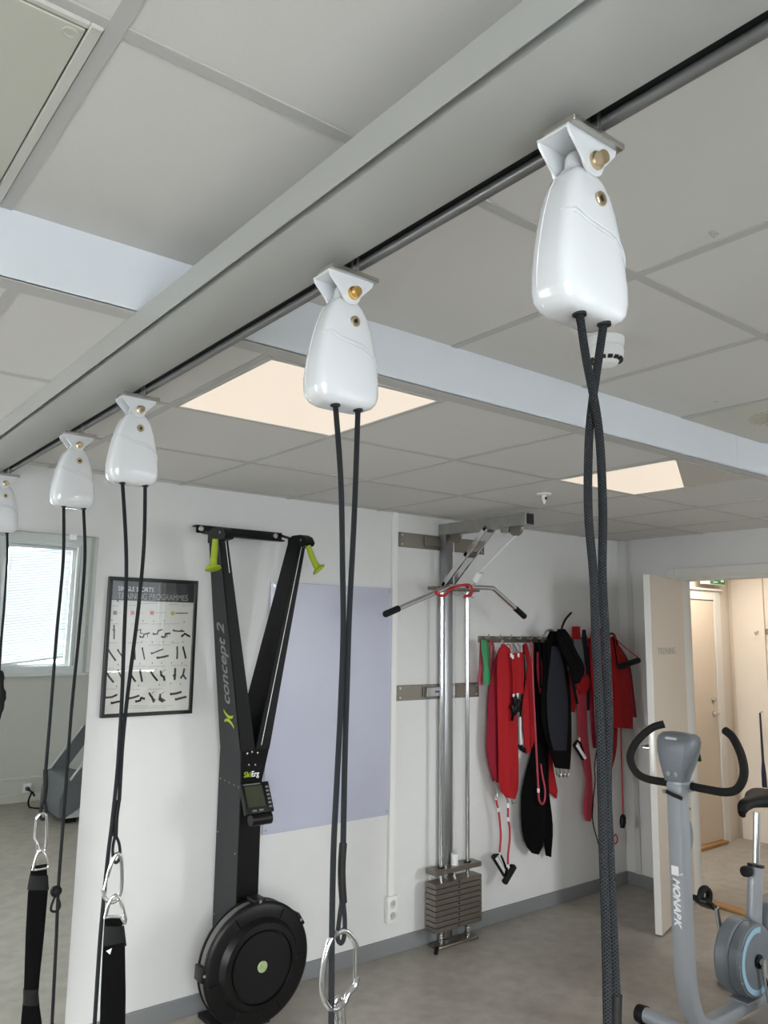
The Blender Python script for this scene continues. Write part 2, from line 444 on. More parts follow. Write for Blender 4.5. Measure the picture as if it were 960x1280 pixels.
# ln: side facing the camera's right
LW = (free-hinge).length
d1 = MB().obox(hinge + ld*LW/2 + Vector((0, 0, 1.045)), (ld, ln, (0, 0, 1)), (LW/2, .02, 1.035), .002, 1).build('door_1', 'door_leaf_shaded', origin=(hinge.x, hinge.y, 0)); d1['kind'] = 'structure'
sgn = 1 if ln.dot(CAM-free) > 0 else -1
vis = ln*sgn                        # face seen from the camera
p = hinge + ld*(LW-.055)
MB().obox(free + ld*.0004 + Vector((0, 0, 1.045)), (ln, (0, 0, 1), ld), (.0195, 1.033, .0004)).build('painted_lit_edge', 'door_white', d1)  # light falling on the leaf edge, put into its colour as white
mb = MB(); mb.obox(free + ld*.0012 + Vector((0, 0, 1.03)), (ln, (0, 0, 1), ld), (.011, .12, .001), .0005, 1); mb.build('lock_plate', 'steel', d1)
for sd in (1, -1):
    q = p + ln*sd*.02 + Vector((0, 0, 1.04))
    mb = MB(); mb.cyl(q, q+ln*sd*.008, .024); mb.tube([q, q+ln*sd*.05, q+ln*sd*.055-ld*.02, q+ln*sd*.055-ld*.12], .009, 10); mb.build('handle', 'steel', d1)
# room sign on the leaf
st = at(822, 800, x=(hinge+ld*LW*.8).x)
fd = -ld if RT.dot(-ld) > 0 else ld
org = hinge + ld*LW*.86 + vis*.0205; org.z = at(826, 816, y=org.y).z - .012
text('sign_text', 'TRENING', .062, org, fd, (0, 0, 1), 'sign_grey', d1, width=LW*.55, thick=.0006)

# corridor door with frame and wooden sill
f = MB(); x0, x1, z1 = 5.55, 6.60, 2.02
f.box((x1, YC-.03, 0), (x1+.10, YC, z1+.08), .004, 1); f.box((x0-.1, YC-.03, 0), (x0, YC, z1+.08), .004, 1); f.box((x0, YC-.03, z1), (x1, YC, z1+.08), .004, 1)
f.box((x0-.12, YC-.05, z1+.08), (x1+.13, YC, z1+.10), .003, 1)
struct('trim_9', f, 'door_white')
struct('trim_10', MB().box((XC-.02, 3.45, 0), (XC, YC-.03, 2.25), .002, 1), 'corridor_paint')
d2 = struct('door_2', MB().box((x0+.004, YC-.018, .03), (x1-.006, YC-.002, z1-.004), .002, 1), 'corridor_door')
struct('trim_11', MB().box((x0, YC-.06, 0), (x1, YC, .028), .004, 1), 'wood')
for dz, ln_ in ((1.06, .11), (1.17, 0)):
    q = Vector((x1-.07, YC-.018, dz)); mb = MB().cyl(q, q+Vector((0, -.012, 0)), .024)
    if ln_: mb.tube([q, q+Vector((0, -.05, 0)), q+Vector((-.02, -.055, 0)), q+Vector((-ln_, -.055, 0))], .009, 10)
    else: mb.cyl(q+Vector((0, -.012, 0)), q+Vector((0, -.022, 0)), .014)
    mb.build('handle' if ln_ else 'lock_cylinder', 'steel', d2)

# windows (the first is seen in the mirror)
def window(n, axis, pos, a0, a1, z0, z1, mull, inward):
    """frame, sash and pane in the opening; inward = +1/-1 direction into the room"""
    def B(mb, u0, u1, w0, w1, d0, d1, bev=.003):
        p0, p1 = pos+inward*d0, pos+inward*d1
        if axis == 'y': mb.box((u0, p0, w0), (u1, p1, w1), bev, 1)
        else: mb.box((p0, u0, w0), (p1, u1, w1), bev, 1)
    def rect(mb, u0, u1, w0, w1, t, d0, d1):
        B(mb, u0, u1, w0, w0+t, d0, d1); B(mb, u0, u1, w1-t, w1, d0, d1); B(mb, u0, u0+t, w0+t, w1-t, d0, d1); B(mb, u1-t, u1, w0+t, w1-t, d0, d1)
    fr = MB(); rect(fr, a0-.085, a1+.10, z0-.04, z1+.085, .085, 0, .016)      # casing
    rect(fr, a0-.002, a1+.002, z0-.002, z1+.002, .028, -.11, .004)
    us = [a0+.026] + [a0+(a1-a0)*k/mull for k in range(1, mull)] + [a1-.026]
    o = struct('window_%d' % n, fr, 'window_white')
    sl = MB(); B(sl, a0-.10, a1+.12, z0-.045, z0-.02, 0, .045); sl.build('sill', 'window_white', o)
    for u0, u1 in zip(us, us[1:]):
        s_ = MB(); rect(s_, u0, u1, z0+.026, z1-.026, .04, -.09, -.04); so = s_.build('sash', 'window_white', o)
        pn = MB(); B(pn, u0+.035, u1-.035, z0+.06, z1-.06, -.068, -.064, 0); pn.build('pane', 'pane', so)
    return o
window(1, 'y', BACK, *WIN_BACK[0], 1, 1)
window(2, 'y', BACK, *WIN_BACK[1], 3, 1)
window(3, 'x', LEFT, *WIN_LEFT_ADDED[0], 2, 1)  # added window, out of view, lights the far wall from the left
window(4, 'y', BACK, *WIN_BACK[2], 1, 1)
window(5, 'y', BACK, *WIN_BACK[3], 1, 1)  # added window, out of view, only there to brighten the right side
# slanting venetian blind inside window 1
def blind(bx0, bx1, tilt, label):
  bl = MB(); cx = (bx0+bx1)/2
  for k in range(41):
    z = 2.345 - k*.0262
    c = Vector((cx, BACK-.035, z)); d = Vector((math.cos(tilt), 0, math.sin(tilt)))
    w = Vector((0, math.cos(1.45), math.sin(1.45))); w2 = Vector((0, math.cos(.8), math.sin(.8))); hx = (bx1-bx0)/2-.004
    bl.ring_loft([[c+d*q-w*.0158, c+d*q, c+d*q+w2*.0158, c+d*q+w2*.0158-Vector((0, -.0006, .0006)), c+d*q+Vector((0, .0007, -.0003)), c+d*q-w*.0158+Vector((0, .0007, 0))] for q in (-hx, hx)])
  bl.box((bx0, BACK-.05, 2.368), (bx1, BACK-.024, 2.396), .003, 1)
  tag(bl.build('venetian_blind', 'blind_slat'), label, 'blind')
blind(1.868, 2.452, math.radians(7.5), 'white slatted blind hanging crooked in the window seen in the mirror')
blind(2.808, 3.392, math.radians(1), 'white slatted blind in the window reflected in the poster glass')

# ------------------------------------------------------------------ ceiling rail with track
rail = thing('ceiling_rail', 'long grey ceiling rail the white trainers hang from', 'rail', (.69, 1.2, 2.34))
y0, y1 = BACK+.02, WA-.006
b = MB(); b.box((.612, y0, 2.342), (.754, y1, 2.3945), .003, 2); b.box((.5945, y0, 2.341), (.5975, y1, 2.3945), .0008, 1); b.box((.597, y0, 2.374), (.614, y1, 2.394))
b.build('beam', 'beam_grey', rail)
b = MB(); b.box((.5976, y0, 2.366), (.6118, y1, 2.374)); b.build('groove', 'beam_groove', rail)
b = MB(); b.box((.754, y0, 2.352), (.775, y1, 2.3945)); b.build('slot', 'slot_black', rail)
b = MB(); b.tube([(.779, y0, 2.344), (.779, y1, 2.344)], .0085, 16); b.box((.780, y0, 2.348), (.7875, y1, 2.3945), .002, 1); b.build('track', 'track_dark', rail)
for y in (-.8, .3, 1.3): MB().cyl((.742, y, 2.3945), (.742, y, ZN), .006, 12).build('hanger_rod', 'steel', rail)

# ------------------------------------------------------------------ suspension trainers
CX = .752
def sect(z, hw, hd, cx, cyy, n=40, e=4.6):
    r = []
    for k in range(n):
        a = 2*math.pi*k/n; c, s = math.cos(a), math.sin(a)
        r.append(Vector((cx + hw*math.copysign(abs(c)**(2/e), c), cyy + hd*math.copysign(abs(s)**(2/e), s), z)))
    return r
def make_trainer(y):
    r = thing('suspension_trainer', '', 'suspension trainer', (CX, y, 2.08), 'suspension trainers along the ceiling rail')
    yc = y+.032                       # centre of the body; its front face lies on y
    prof = [(2.083, .030, .018), (2.0845, .044, .025), (2.089, .054, .031), (2.097, .061, .035), (2.11, .0645, .037), (2.13, .0645, .0375), (2.16, .061, .0365), (2.19, .0555, .035), (2.22, .0485, .0325), (2.245, .0405, .029), (2.26, .033, .025), (2.27, .025, .021), (2.275, .018, .017)]
    b = MB(); b.ring_loft([sect(z, w, d*.9, CX, yc) for z, w, d in prof])
    body = b.build('housing', 'white_gloss', r, sharp=60)
    # raised seam lines
    def w_at(z):
        for (za, wa, da), (zb, wb, db) in zip(prof, prof[1:]):
            if za <= z <= zb: t = (z-za)/(zb-za); return wa+(wb-wa)*t, .9*(da+(db-da)*t)
        return prof[-1][1], .9*prof[-1][2]
    def surf(a, z, o=.0007):
        w, d = w_at(z); c, s = math.cos(a), math.sin(a); e = 4.6
        return Vector((CX+(w+o)*math.copysign(abs(c)**(2/e), c), yc+(d+o)*math.copysign(abs(s)**(2/e), s), z))
    b = MB(); pts = []
    for k in range(25):
        t = k/24; a = math.pi + .15 + (math.pi-.3)*t
        z = 2.205 - .052*max(0, (t-.3)/.7)**1.3
        pts.append(surf(a, z))
    b.tube(pts, .0012, 6)
    b.tube([q - Vector((0, 0, .006)) for q in pts[6:]], .0009, 6)
    b.tube([surf(math.pi-.12, 2.09+.17*k/12, .0001) for k in range(13)], .0010, 6)
    b.build('seam', 'white_gloss', body, sharp=60)
    b = MB(); q = Vector((CX+.006, yc-.0272, 2.232)); b.lathe([(.0095, 0), (.0095, -.0035), (.0085, -.0045), (.0045, -.0042), (.004, -.002), (.0001, -.002)], q, (0, 1, 0), 20); sc = b.build('screw', 'brass', body)
    b = MB().cyl(q+Vector((0, -.0032, 0)), q+Vector((0, -.0022, 0)), .0036, 6); b.build('socket', 'slot_black', body)
    # neck
    b = MB(); b.ring_loft([sect(z, w, d, CX, yc, 20, 2.6) for z, w, d in ((2.268, .028, .020), (2.276, .021, .015), (2.283, .0175, .0125), (2.293, .0165, .012), (2.300, .013, .011), (2.304, .007, .008))]); b.build('neck', 'white_gloss', r, sharp=60)
    # U bracket: top plate and two tapering flanges
    for yy in (yc-.0245, yc+.021):
        b = MB(); out = [(-.047, 2.3135), (.047, 2.3135), (.044, 2.3045), (.021, 2.281)] + [(.0185*math.cos(a), 2.279+.0165*math.sin(a)) for a in [-.25-i*(math.pi-.5)/8 for i in range(9)]] + [(-.021, 2.281), (-.044, 2.3045)]
        b.poly([(CX+x, yy, z) for x, z in out], (0, .0035, 0))
        if yy < yc: b.box((CX-.047, yc-.0245, 2.3100), (CX+.047, yc+.0245, 2.3137), .001, 1)
        b.build('yoke', 'white_gloss', r)
    b = MB(); q = Vector((CX+.004, yc-.0245, 2.283)); b.lathe([(.0115, 0), (.0115, -.004), (.0085, -.005), (.0085, -.014), (.0075, -.0155), (.0001, -.0155)], q, (0, 1, 0), 24); b.build('pivot_knob', 'brass', r)
    b = MB(); q = Vector((CX+.004, yc+.0245, 2.283)); b.cyl(q, q+Vector((0, .007, 0)), .008, 6); b.build('pivot_nut', 'dark_steel', r)
    b = MB(); b.box((CX-.046, yc-.033, 2.3138), (CX+.054, yc+.014, 2.3225), .0015, 1); cl = b.build('rail_clamp', 'steel', r)
    for dy in (-.028, -.012):
        b = MB(); b.box((.7605, yc+dy, 2.3225), (.7645, yc+dy+.003, 2.358)); b.box((.757, yc+dy-.001, 2.3225), (.768, yc+dy+.004, 2.3245)); b.build('clamp_leg', 'steel', cl)
    b = MB(); b.cyl((CX-.03, yc-.018, 2.310), (CX-.03, yc-.018, 2.305), .0055, 6); b.build('clamp_screw', 'steel', cl)
    for dx in (-.021, .026): MB().lathe([(.0085, 0.004), (.0085, -.0025), (.0058, -.0025), (.0058, 0.001), (.0001, .001)], (CX+dx, yc-.014, 2.0835), (0, 0, 1), 18).build('rope_guide', 'slot_black', r)
    return r
def copy_tree(o, parent=None):
    c = o.copy(); COL.objects.link(c); c.parent = parent
    for ch in [q for q in bpy.data.objects if q.parent == o]: copy_tree(ch, c)
    return c
TY = [.548, 1.052, 2.012, 2.545, 3.44]
LAB = ['white suspension trainer closest to the camera, at the upper right with twisted ropes',
       'white suspension trainer in front of the large lit ceiling panel, second nearest',
       'white suspension trainer whose ropes cross the framed exercise poster',
       'white suspension trainer whose ropes run down over the mirrored window, fully in view',
       'white suspension trainer cut off by the left edge of the photo, last along the rail']
protoT = make_trainer(TY[0]); TR = [protoT]
protoT['label'] = LAB[0]
for y, lb in zip(TY[1:], LAB[1:]):
    c = copy_tree(protoT); c.location = (CX + (.010 if y == TY[3] else 0), y, 2.08); c['label'] = lb; TR.append(c)
    if y in TY[2:4]:
        for ch in c.children:
            if ch.name.startswith('rope_guide'): ch.location.x += .007 if ch.data.vertices[0].co.x > 0 else -.007
for ch in TR[1].children:
    if ch.name.startswith('pivot_knob'): ch.material_slots[0].link = 'OBJECT'; ch.material_slots[0].material = MATS['gold_brass']; ch['label'] = 'gold coloured knob'
def rope(tr, pts, y, r=.0048, dy=None, n=[0]):
    P_ = [at(u, v, y=y) for u, v in pts]
    k = .007 if tr in TR[2:4] else 0; bx = tr.location.x
    P_[0] = Vector((bx + min((-.021-k, .026+k), key=lambda d: abs(bx+d-P_[0].x)), y, 2.086))
    if dy: P_ = [q + Vector((0, d, 0)) for q, d in zip(P_, dy)]
    mb = MB(); mb.tube(P_, r, 12, smooth=6); return mb.build('rope', 'rope', tr, sharp=80)
def sleeve(tr, pts, y, r=.0062, name='rope_sleeve', m='black_rubber'):
    return MB().tube([at(u, v, y=y) for u, v in pts], r, 12, smooth=3).build(name, m, tr, sharp=80)
y = TY[0]+.018
rope(TR[0], [(724, 385), (733, 450), (741, 510), (745, 560), (750, 640), (753, 720), (757, 800), (761, 900), (759, 980), (762, 1060), (766, 1150), (770, 1243)], y, .0050, [0, 0, -.004, -.006, -.004, 0, 0, 0, 0, 0, 0, 0])
rope(TR[0], [(757, 392), (748, 450), (743, 510), (741, 560), (739, 640), (742, 720), (745, 800), (750, 900), (752, 980), (754, 1060), (757, 1150), (760, 1300)], y, .0050, [0, 0, .004, .006, .004, 0, 0, 0, 0, 0, 0, 0])
sleeve(TR[0], [(770, 1243), (769, 1275), (768, 1330)], y, .0068)
y = TY[1]+.018
rope(TR[1], [(422, 500), (426, 600), (428, 700), (429, 790), (426, 880), (421, 980), (417, 1060), (415, 1160), (414, 1300)], y, .0047)
rope(TR[1], [(451, 506), (443, 640), (437, 760), (434, 850), (431, 950), (429, 1056)], y, .0047)
sleeve(TR[1], [(429, 1054), (427, 1090), (429, 1128)], y)
MB().tube([at(u, v, y=y) for u, v in ((429, 1126), (431, 1150), (430, 1172), (426, 1179), (422, 1172), (424, 1150), (427, 1128))], .0036, 10, smooth=4).build('rope_eye', 'rope', TR[1], sharp=80)
y = TY[2]+.018
rope(TR[2], [(159, 596), (158, 700), (155, 800), (152, 880), (147, 960), (141, 1020), (135, 1070), (129, 1130), (124, 1190), (117, 1300)], y, .0048)
rope(TR[2], [(186, 598), (180, 680), (173, 760), (163, 840), (154, 920), (149, 1001)], y, .0048)
sleeve(TR[2], [(148, 1000), (145, 1022), (144, 1045)], y, .0064)
MB().tube([at(u, v, y=y) for u, v in ((144, 1044), (141, 1060), (142, 1075), (146, 1078), (150, 1070), (149, 1055), (145, 1045))], .0036, 10, smooth=4).build('rope_eye', 'rope', TR[2], sharp=80)
y = TY[3]+.018
rope(TR[3], [(86, 622), (79, 700), (71, 790), (64, 880), (57, 964)], y, .0048)
rope(TR[3], [(111, 625), (106, 700), (99, 790), (90, 880), (84, 960), (78, 1040), (73, 1110), (70, 1180), (64, 1300)], y, .0048)
sleeve(TR[3], [(57, 962), (57, 982), (55, 1000)], y, .0072)
MB().tube([at(u, v, y=y) for u, v in ((55, 999), (51, 1010), (51, 1022), (55, 1024), (58, 1014), (56, 1000))], .004, 10, smooth=4).build('rope_eye', 'rope', TR[3], sharp=80)
mb = MB(); c = at(70, 1114, y=y); mb.lathe([(.002, -.016), (.011, -.013), (.0165, -.004), (.0165, .005), (.011, .013), (.002, .016)], c, (0, 0, 1), 18); mb.build('stop_ball', 'black_rubber', TR[3], sharp=60)
MB().tube([at(u, v, y=y-.006) for u, v in ((70, 1118), (65, 1130), (64, 1138), (70, 1139), (75, 1132), (71, 1118))], .0036, 8, smooth=4).build('rope_eye', 'rope', TR[3], sharp=80)
y = TY[4]+.018
rope(TR[4], [(11, 655), (9, 700), (5, 760), (1, 810), (-4, 900), (-6, 1050)], y, .0048)
rope(TR[4], [(-7, 655), (-9, 760), (-10, 850)], y, .0048)
mb = MB(); mb.tube([at(u, v, y=y-.03) for u, v in ((-4, 835), (-1, 845), (0, 856), (0, 870), (0, 882), (-3, 895), (-6, 905))], [.006, .018, .014, .022, .016, .013, .006], 14, smooth=3); mb.build('rope_grip', 'black_rubber', TR[4], sharp=60)

# carabiners and webbing slings hanging from the ropes
def carabiner(pts, gate, y, label, r=.0042, dx=0):
    pts = [at(u, v, y=y) for u, v in pts]; base = min(pts, key=lambda q: q.z)
    t = thing('carabiner', label, 'carabiner', base, 'steel carabiners on the trainer ropes')
    MB().tube(pts, r, 12, smooth=5).build('hook', 'chrome', t, sharp=80)
    MB().tube([at(u, v, y=y) for u, v in gate], r*.62, 8).build('gate', 'chrome', t)
    return t
y = TY[1]+.018
carabiner([(446, 1221), (444, 1232), (435, 1243), (430, 1254), (418, 1262), (408, 1255), (403, 1235), (405, 1205), (411, 1180), (420, 1167), (432, 1164), (443, 1176), (445, 1184)], [(444, 1183), (444, 1222)], y, 'large steel carabiner clipped to the second nearest trainer rope', .0048)
carabiner([(421, 1275), (418, 1258), (421, 1248), (427, 1252), (429, 1275), (429, 1320), (425, 1345), (418, 1340), (415, 1310)], [(415, 1310), (421, 1276)], y+.012, 'lower steel carabiner hooked into the large one, cut off by the bottom edge', .0048)
y = TY[2]+.018
carabiner([(134, 1097), (139, 1080), (145, 1068), (150, 1069), (152, 1080), (152, 1108), (147, 1124), (138, 1128), (131, 1122), (129, 1112)], [(134, 1097), (130, 1113)], y-.006, 'steel carabiner hanging in front of the white wall below the poster', .0046)
y = TY[3]+.018
carabiner([(45, 1024), (50, 1018), (55, 1017), (58, 1024), (58, 1052), (55, 1064), (49, 1063), (46, 1055)], [(45, 1025), (43, 1048), (47, 1055)], y-.006, 'steel carabiner hanging in front of the mirror', .0046)
def sling(label, y, ring, web, cuff, extra=None, logo=None):
    base = at(*web[0][-1], y=y)
    t = thing('webbing_sling', label, 'sling', base, 'black webbing slings on the trainers')
    MB().tube([at(u, v, y=y-.004) for u, v in ring], .0042, 10, smooth=2).build('d_ring', 'chrome', t, sharp=80)
    mb = MB(); cloth(mb, web[0], web[1], y, .010, 1, .001, nr=14, nc=10, smooth=False); w = mb.build('webbing', 'black_fabric', t, sharp=50)
    mb = MB(); cloth(mb, cuff[0], cuff[1], y-.004, .016, 1, .0005, nr=8, nc=10, smooth=False); mb.build('cuff', 'black_rubber', t, sharp=50)
    if extra:
        mb = MB(); cloth(mb, extra[0], extra[1], y-.002, .026, 1, .0005, nr=6, nc=10, smooth=False); mb.build('keeper_band', 'black_rubber', t, sharp=50)
    if logo:
        u, v = logo; c = at(u, v, y=y-.0125); mb = MB(); mb.box(c+Vector((0, -.0015, -.012)), c+Vector((.046, .0005, .012)), .0005, 1); tg = mb.build('label_tag', 'black_fabric', t)
        mb = MB(); mb.lathe([(.008, 0), (.008, -.0008), (.0001, -.0008)], c+Vector((.010, -.0016, 0)), (0, 1, 0), 3); mb.build('logo', 'print_white', tg)
    return t
y = TY[2]+.018
y -= .016
sling('wide black webbing sling below the poster, hanging from a steel carabiner', y, [(131, 1148), (139, 1122), (149, 1122), (157, 1150), (154, 1154), (150, 1146), (131, 1147)], ([(131, 1146), (129, 1180), (126, 1240), (124, 1310)], [(151, 1146), (156, 1180), (157, 1240), (156, 1310)]), ([(131, 1157), (129, 1182)], [(155, 1157), (158, 1182)]), logo=(131, 1190))
y = TY[3]+.018
y -= .008
sling('narrow black webbing sling hanging in front of the mirror, pinched by a band', y, [(41, 1088), (48, 1064), (55, 1066), (60, 1080), (58, 1085), (41, 1088)], ([(39, 1084), (35, 1114), (32, 1170), (30, 1236), (29, 1250), (27, 1268), (24, 1310)], [(58, 1080), (60, 1112), (55, 1170), (48, 1236), (48, 1250), (51, 1268), (56, 1310)]), ([(37, 1094), (34, 1112)], [(60, 1094), (61, 1112)]), ([(29, 1236), (29, 1256)], [(48, 1235), (48, 1255)]))

# ------------------------------------------------------------------ ceiling fittings
def light_panel(x, y, frac, label, dim=None):
    t = thing('ceiling_light', label, 'ceiling light', (x+.3, y+.3, ZF-.006), 'recessed ceiling light panels')
    a, c = .018, .582
    z = ZF-.002
    mb = MB()
    def q(mb, x0, x1): mb.box((x0, y+a, z-.002), (x1, y+c, z+.004))
    if frac >= 1:
        if dim:
            q(mb, x+a, x+dim[0]); q(mb, x+dim[1], x+c)
            m2 = MB(); q(m2, x+dim[0], x+dim[1]); m2.build('dim_band', 'panel_dim', t)
        else: q(mb, x+a, x+c)
        mb.build('diffuser', 'panel_lit', t)
    else:
        mb.poly([(x+a, y+a, z-.002), (x+frac[0], y+a, z-.002), (x+frac[1], y+c, z-.002), (x+a, y+c, z-.002)], (0, 0, .006)); mb.build('diffuser', 'panel_lit', t)
        m2 = MB(); m2.poly([(x+frac[0], y+a, z-.002), (x+c, y+a, z-.002), (x+c, y+c, z-.002), (x+frac[1], y+c, z-.002)], (0, 0, .006)); o = m2.build('diffuser', 'panel_flicker_dark', t); o['label'] = 'right part of the diffuser, darkened as a flicker band'
    fr = MB(); h = .006
    for b0, b1 in (((x+.006, y+.006), (x+a, y+.594)), ((x+c, y+.006), (x+.594, y+.594)), ((x+a, y+.006), (x+c, y+a)), ((x+a, y+c), (x+c, y+.594))):
        fr.box((b0[0], b0[1], ZF-.007), (b1[0], b1[1], ZF+.001), .001, 1)
    fr.build('frame', 'ceiling_bar', t)
class _F(tuple): pass
light_panel(.955, 1.6958, 1, 'fully lit square ceiling panel, left of the two')
def light_panel2():  # lit panel; its camera flicker band is coloured into the diffuser
    t = thing('ceiling_light', 'square ceiling panel with a painted flicker band behind the near ropes, right of the two', 'ceiling light', (3.055, 1.9958, ZF-.006), 'recessed ceiling light panels')
    x, y, a, c, z = 2.755, 1.6958, .018, .582, ZF-.004
    xa = at(851, 573, z=ZF).x; yb_ = at(851, 607, z=ZF).y
    mb = MB(); mb.poly([(x+a, y+a, z), (xa, y+a, z), (x+c, yb_, z), (x+c, y+c, z), (x+a, y+c, z)], (0, 0, .006)); mb.build('diffuser', 'panel_lit', t)
    mb = MB(); mb.poly([(xa, y+a, z), (x+c, y+a, z), (x+c, yb_, z)], (0, 0, .006)); o = mb.build('diffuser', 'panel_flicker_dark', t); o['label'] = 'right part of the diffuser, darkened as a flicker band'
    fr = MB()
    for b0, b1 in (((x+.006, y+.006), (x+a, y+.594)), ((x+c, y+.006), (x+.594, y+.594)), ((x+a, y+.006), (x+c, y+a)), ((x+a, y+c), (x+c, y+.594))):
        fr.box((b0[0], b0[1], ZF-.007), (b1[0], b1[1], ZF+.001), .001, 1)
    fr.build('frame', 'ceiling_bar', t)
light_panel2()
# hatch in the near ceiling, top left
t = thing('ceiling_hatch', 'beige metal hatch in the ceiling at the top left corner', 'hatch', (0, 1.33, ZN-.01))
hx0, hx1, hy0, hy1 = -.255, .304, 1.036, 1.628
fr = MB()
for a, c in (((hx1-.018, hy0), (hx1, hy1)), ((hx0, hy0), (hx0+.018, hy1)), ((hx0+.018, hy0), (hx1-.018, hy0+.012)), ((hx0+.018, hy1-.018), (hx1-.018, hy1))):
    fr.box((a[0], a[1], ZN-.008), (c[0], c[1], ZN+.001), .002, 1)
fr.build('frame', 'hatch_frame', t)
MB().box((hx0+.0205, hy0+.0145, ZN-.0085), (hx1-.0205, hy1-.0205, ZN-.002), .0015, 1).build('hatch_door', 'hatch_metal', t)
mb = MB().box((hx0+.018, hy0+.012, ZN-.003), (hx1-.018, hy1-.018, ZN-.001)); mb.build('gap', 'slot_black', t)
q = at(88, 40, z=ZN-.0085); MB().lathe([(.011, 0), (.011, -.002), (.008, -.0022), (.008, -.001), (.0001, -.001)], q, (0, 0, 1), 20).build('key_lock', 'hatch_metal', t)
# smoke detector
q = at(757, 424, z=ZN); t = thing('smoke_detector', 'white round smoke detector on the ceiling behind the near ropes', 'smoke detector', q)
MB().lathe([(.052, 0), (.052, -.006), (.05, -.022), (.044, -.026), (.0001, -.026)], q, (0, 0, 1), 32).build('base', 'white_plastic', t)
MB().lathe([(.043, -.026), (.048, -.030), (.049, -.040), (.047, -.058), (.036, -.066), (.030, -.076), (.018, -.080), (.0001, -.080)], q, (0, 0, 1), 32).build('head', 'white_plastic', t)
mb = MB()
for k in range(14):
    a = 2*math.pi*k/14; d = Vector((math.cos(a), math.sin(a), 0)); mb.obox(q+d*.040+Vector((0, 0, -.063)), (d, Vector((-d.y, d.x, 0)), (0, 0, 1)), (.006, .0065, .0045), .001, 1)
mb.build('slot', 'slot_black', t)
# sprinkler
q = at(680, 617, z=ZF); t = thing('sprinkler_head', 'small white sprinkler head in the lower ceiling', 'sprinkler', q)
MB().lathe([(.036, 0), (.035, -.006), (.020, -.009), (.0001, -.009)], q, (0, 0, 1), 24).build('rosette', 'white_plastic', t)
MB().lathe([(.011, -.009), (.012, -.030), (.008, -.036), (.004, -.05), (.011, -.052), (.0001, -.055)], q, (0, 0, 1), 16).build('nozzle', 'white_plastic', t)
MB().box(q+Vector((-.006, -.014, -.032)), q+Vector((.006, -.009, -.018))).build('opening', 'slot_black', t)
# round air vent
q = Vector((3.0, 1.385, ZN)); t = thing('air_vent', 'round air vent with radial slots in the ceiling at the right edge', 'air vent', q)
mb = MB().box((2.756, 1.045, ZN-.0045), (3.328, 1.645, ZN-.001), .001, 1); mb.build('plate', 'vent_beige', t)
mb = MB()
for k in range(26):
    a = 2*math.pi*k/26; d = Vector((math.cos(a), math.sin(a), 0)); mb.obox(Vector((q.x, q.y, ZN-.0045))+d*.088, (d, Vector((-d.y, d.x, 0)), (0, 0, 1)), (.036, .0035, .0012))
mb.build('slots', 'vent_slot', t)
for (u, v), lb in (((892, 291), 'small white clip in the ceiling tile right of the nearest trainer'), ((895, 502), 'small grey clip in the ceiling tile beside the air vent')):
    q = at(u, v, z=ZN); mb = MB().box(q+Vector((-.012, -.006, -.003)), q+Vector((.012, .006, .0005)), .001, 1); mb.tube([q+Vector((-.008, 0, -.003)), q+Vector((-.008, 0, -.010)), q+Vector((.004, 0, -.010))], .0014, 6)
    tag(mb.build('ceiling_clip', 'ceiling_bar'), lb, 'clip')

# ------------------------------------------------------------------ far wall: mirror, poster, board, outlet
al = math.radians(.6); my = 3.570
mirr = thing('wall_mirror', 'large frameless wall mirror left of the poster, reflecting a window', 'mirror', (.35, my, .06))
H = 2.046/math.cos(al); c0 = Vector((0, my, .06)); uz = Vector((0, -math.sin(al), math.cos(al))); nn = Vector((0, -math.cos(al), -math.sin(al)))
mx0, mx1 = -.62, 1.176
MB().obox(c0 + Vector(((mx0+mx1)/2, 0, 0)) + uz*H/2 - nn*.002, ((1, 0, 0), uz, nn), ((mx1-mx0)/2, H/2, .002)).build('mirror_pane', 'mirror_glass', mirr)
MB().box((mx0+.02, my+.002, .055), (mx1-.02, WA, .065), .001, 1).build('bottom_ledge', 'steel', mirr)
for x in (-.3, 1.065):
    q = c0 + Vector((x, 0, 0)) + uz*H
    mb = MB(); mb.obox(q - uz*.008 + nn*.004, ((1, 0, 0), uz, nn), (.014, .012, .002), .001, 1); mb.obox(Vector((q.x, (q.y+WA)/2-.002, q.z+.004)), ((1, 0, 0), (0, 1, 0), (0, 0, 1)), (.012, (WA-q.y)/2+.003, .0025), .001, 1); mb.build('mirror_clip', 'white_plastic', mirr)

pt = thing('framed_poster', 'black framed exercise poster between the mirror and the tall black rowing machine', 'poster', (1.45, WA, 1.322))
pt['label'] = 'black framed exercise programme poster hanging between the mirror and the ski machine'
px0, px1, pz0, pz1, py = 1.238, 1.664, 1.322, 1.938, WA-.022
fr = MB(); fw = .016
for a, c in (((px0, pz0), (px1, pz0+fw)), ((px0, pz1-fw), (px1, pz1)), ((px0, pz0+fw), (px0+fw, pz1-fw)), ((px1-fw, pz0+fw), (px1, pz1-fw))):
    fr.box((a[0], py, a[1]), (c[0], WA, c[1]), .002, 1)
fr.build('frame', 'frame_black', pt)
pa = MB().box((px0+fw, WA-.010, pz0+fw), (px1-fw, WA-.004, pz1-fw)).build('print', 'paper', pt)
MB().box((px0+fw, WA-.0165, pz0+fw), (px1-fw, WA-.0155, pz1-fw)).build('glass', 'poster_pane', pt)
ix0, ix1, iz0, iz1 = px0+fw, px1-fw, pz0+fw, pz1-fw; yp = WA-.0104
MB().box((ix0, yp, iz1-.088), (ix1, yp+.001, iz1)).build('header_band', 'poster_band', pa)
text('title', 'SINGLE SPORTS', .030, (ix0+.028, yp-.0012, iz1-.046), (1, 0, 0), (0, 0, 1), 'print_white', pa, width=.165, thick=.0001)
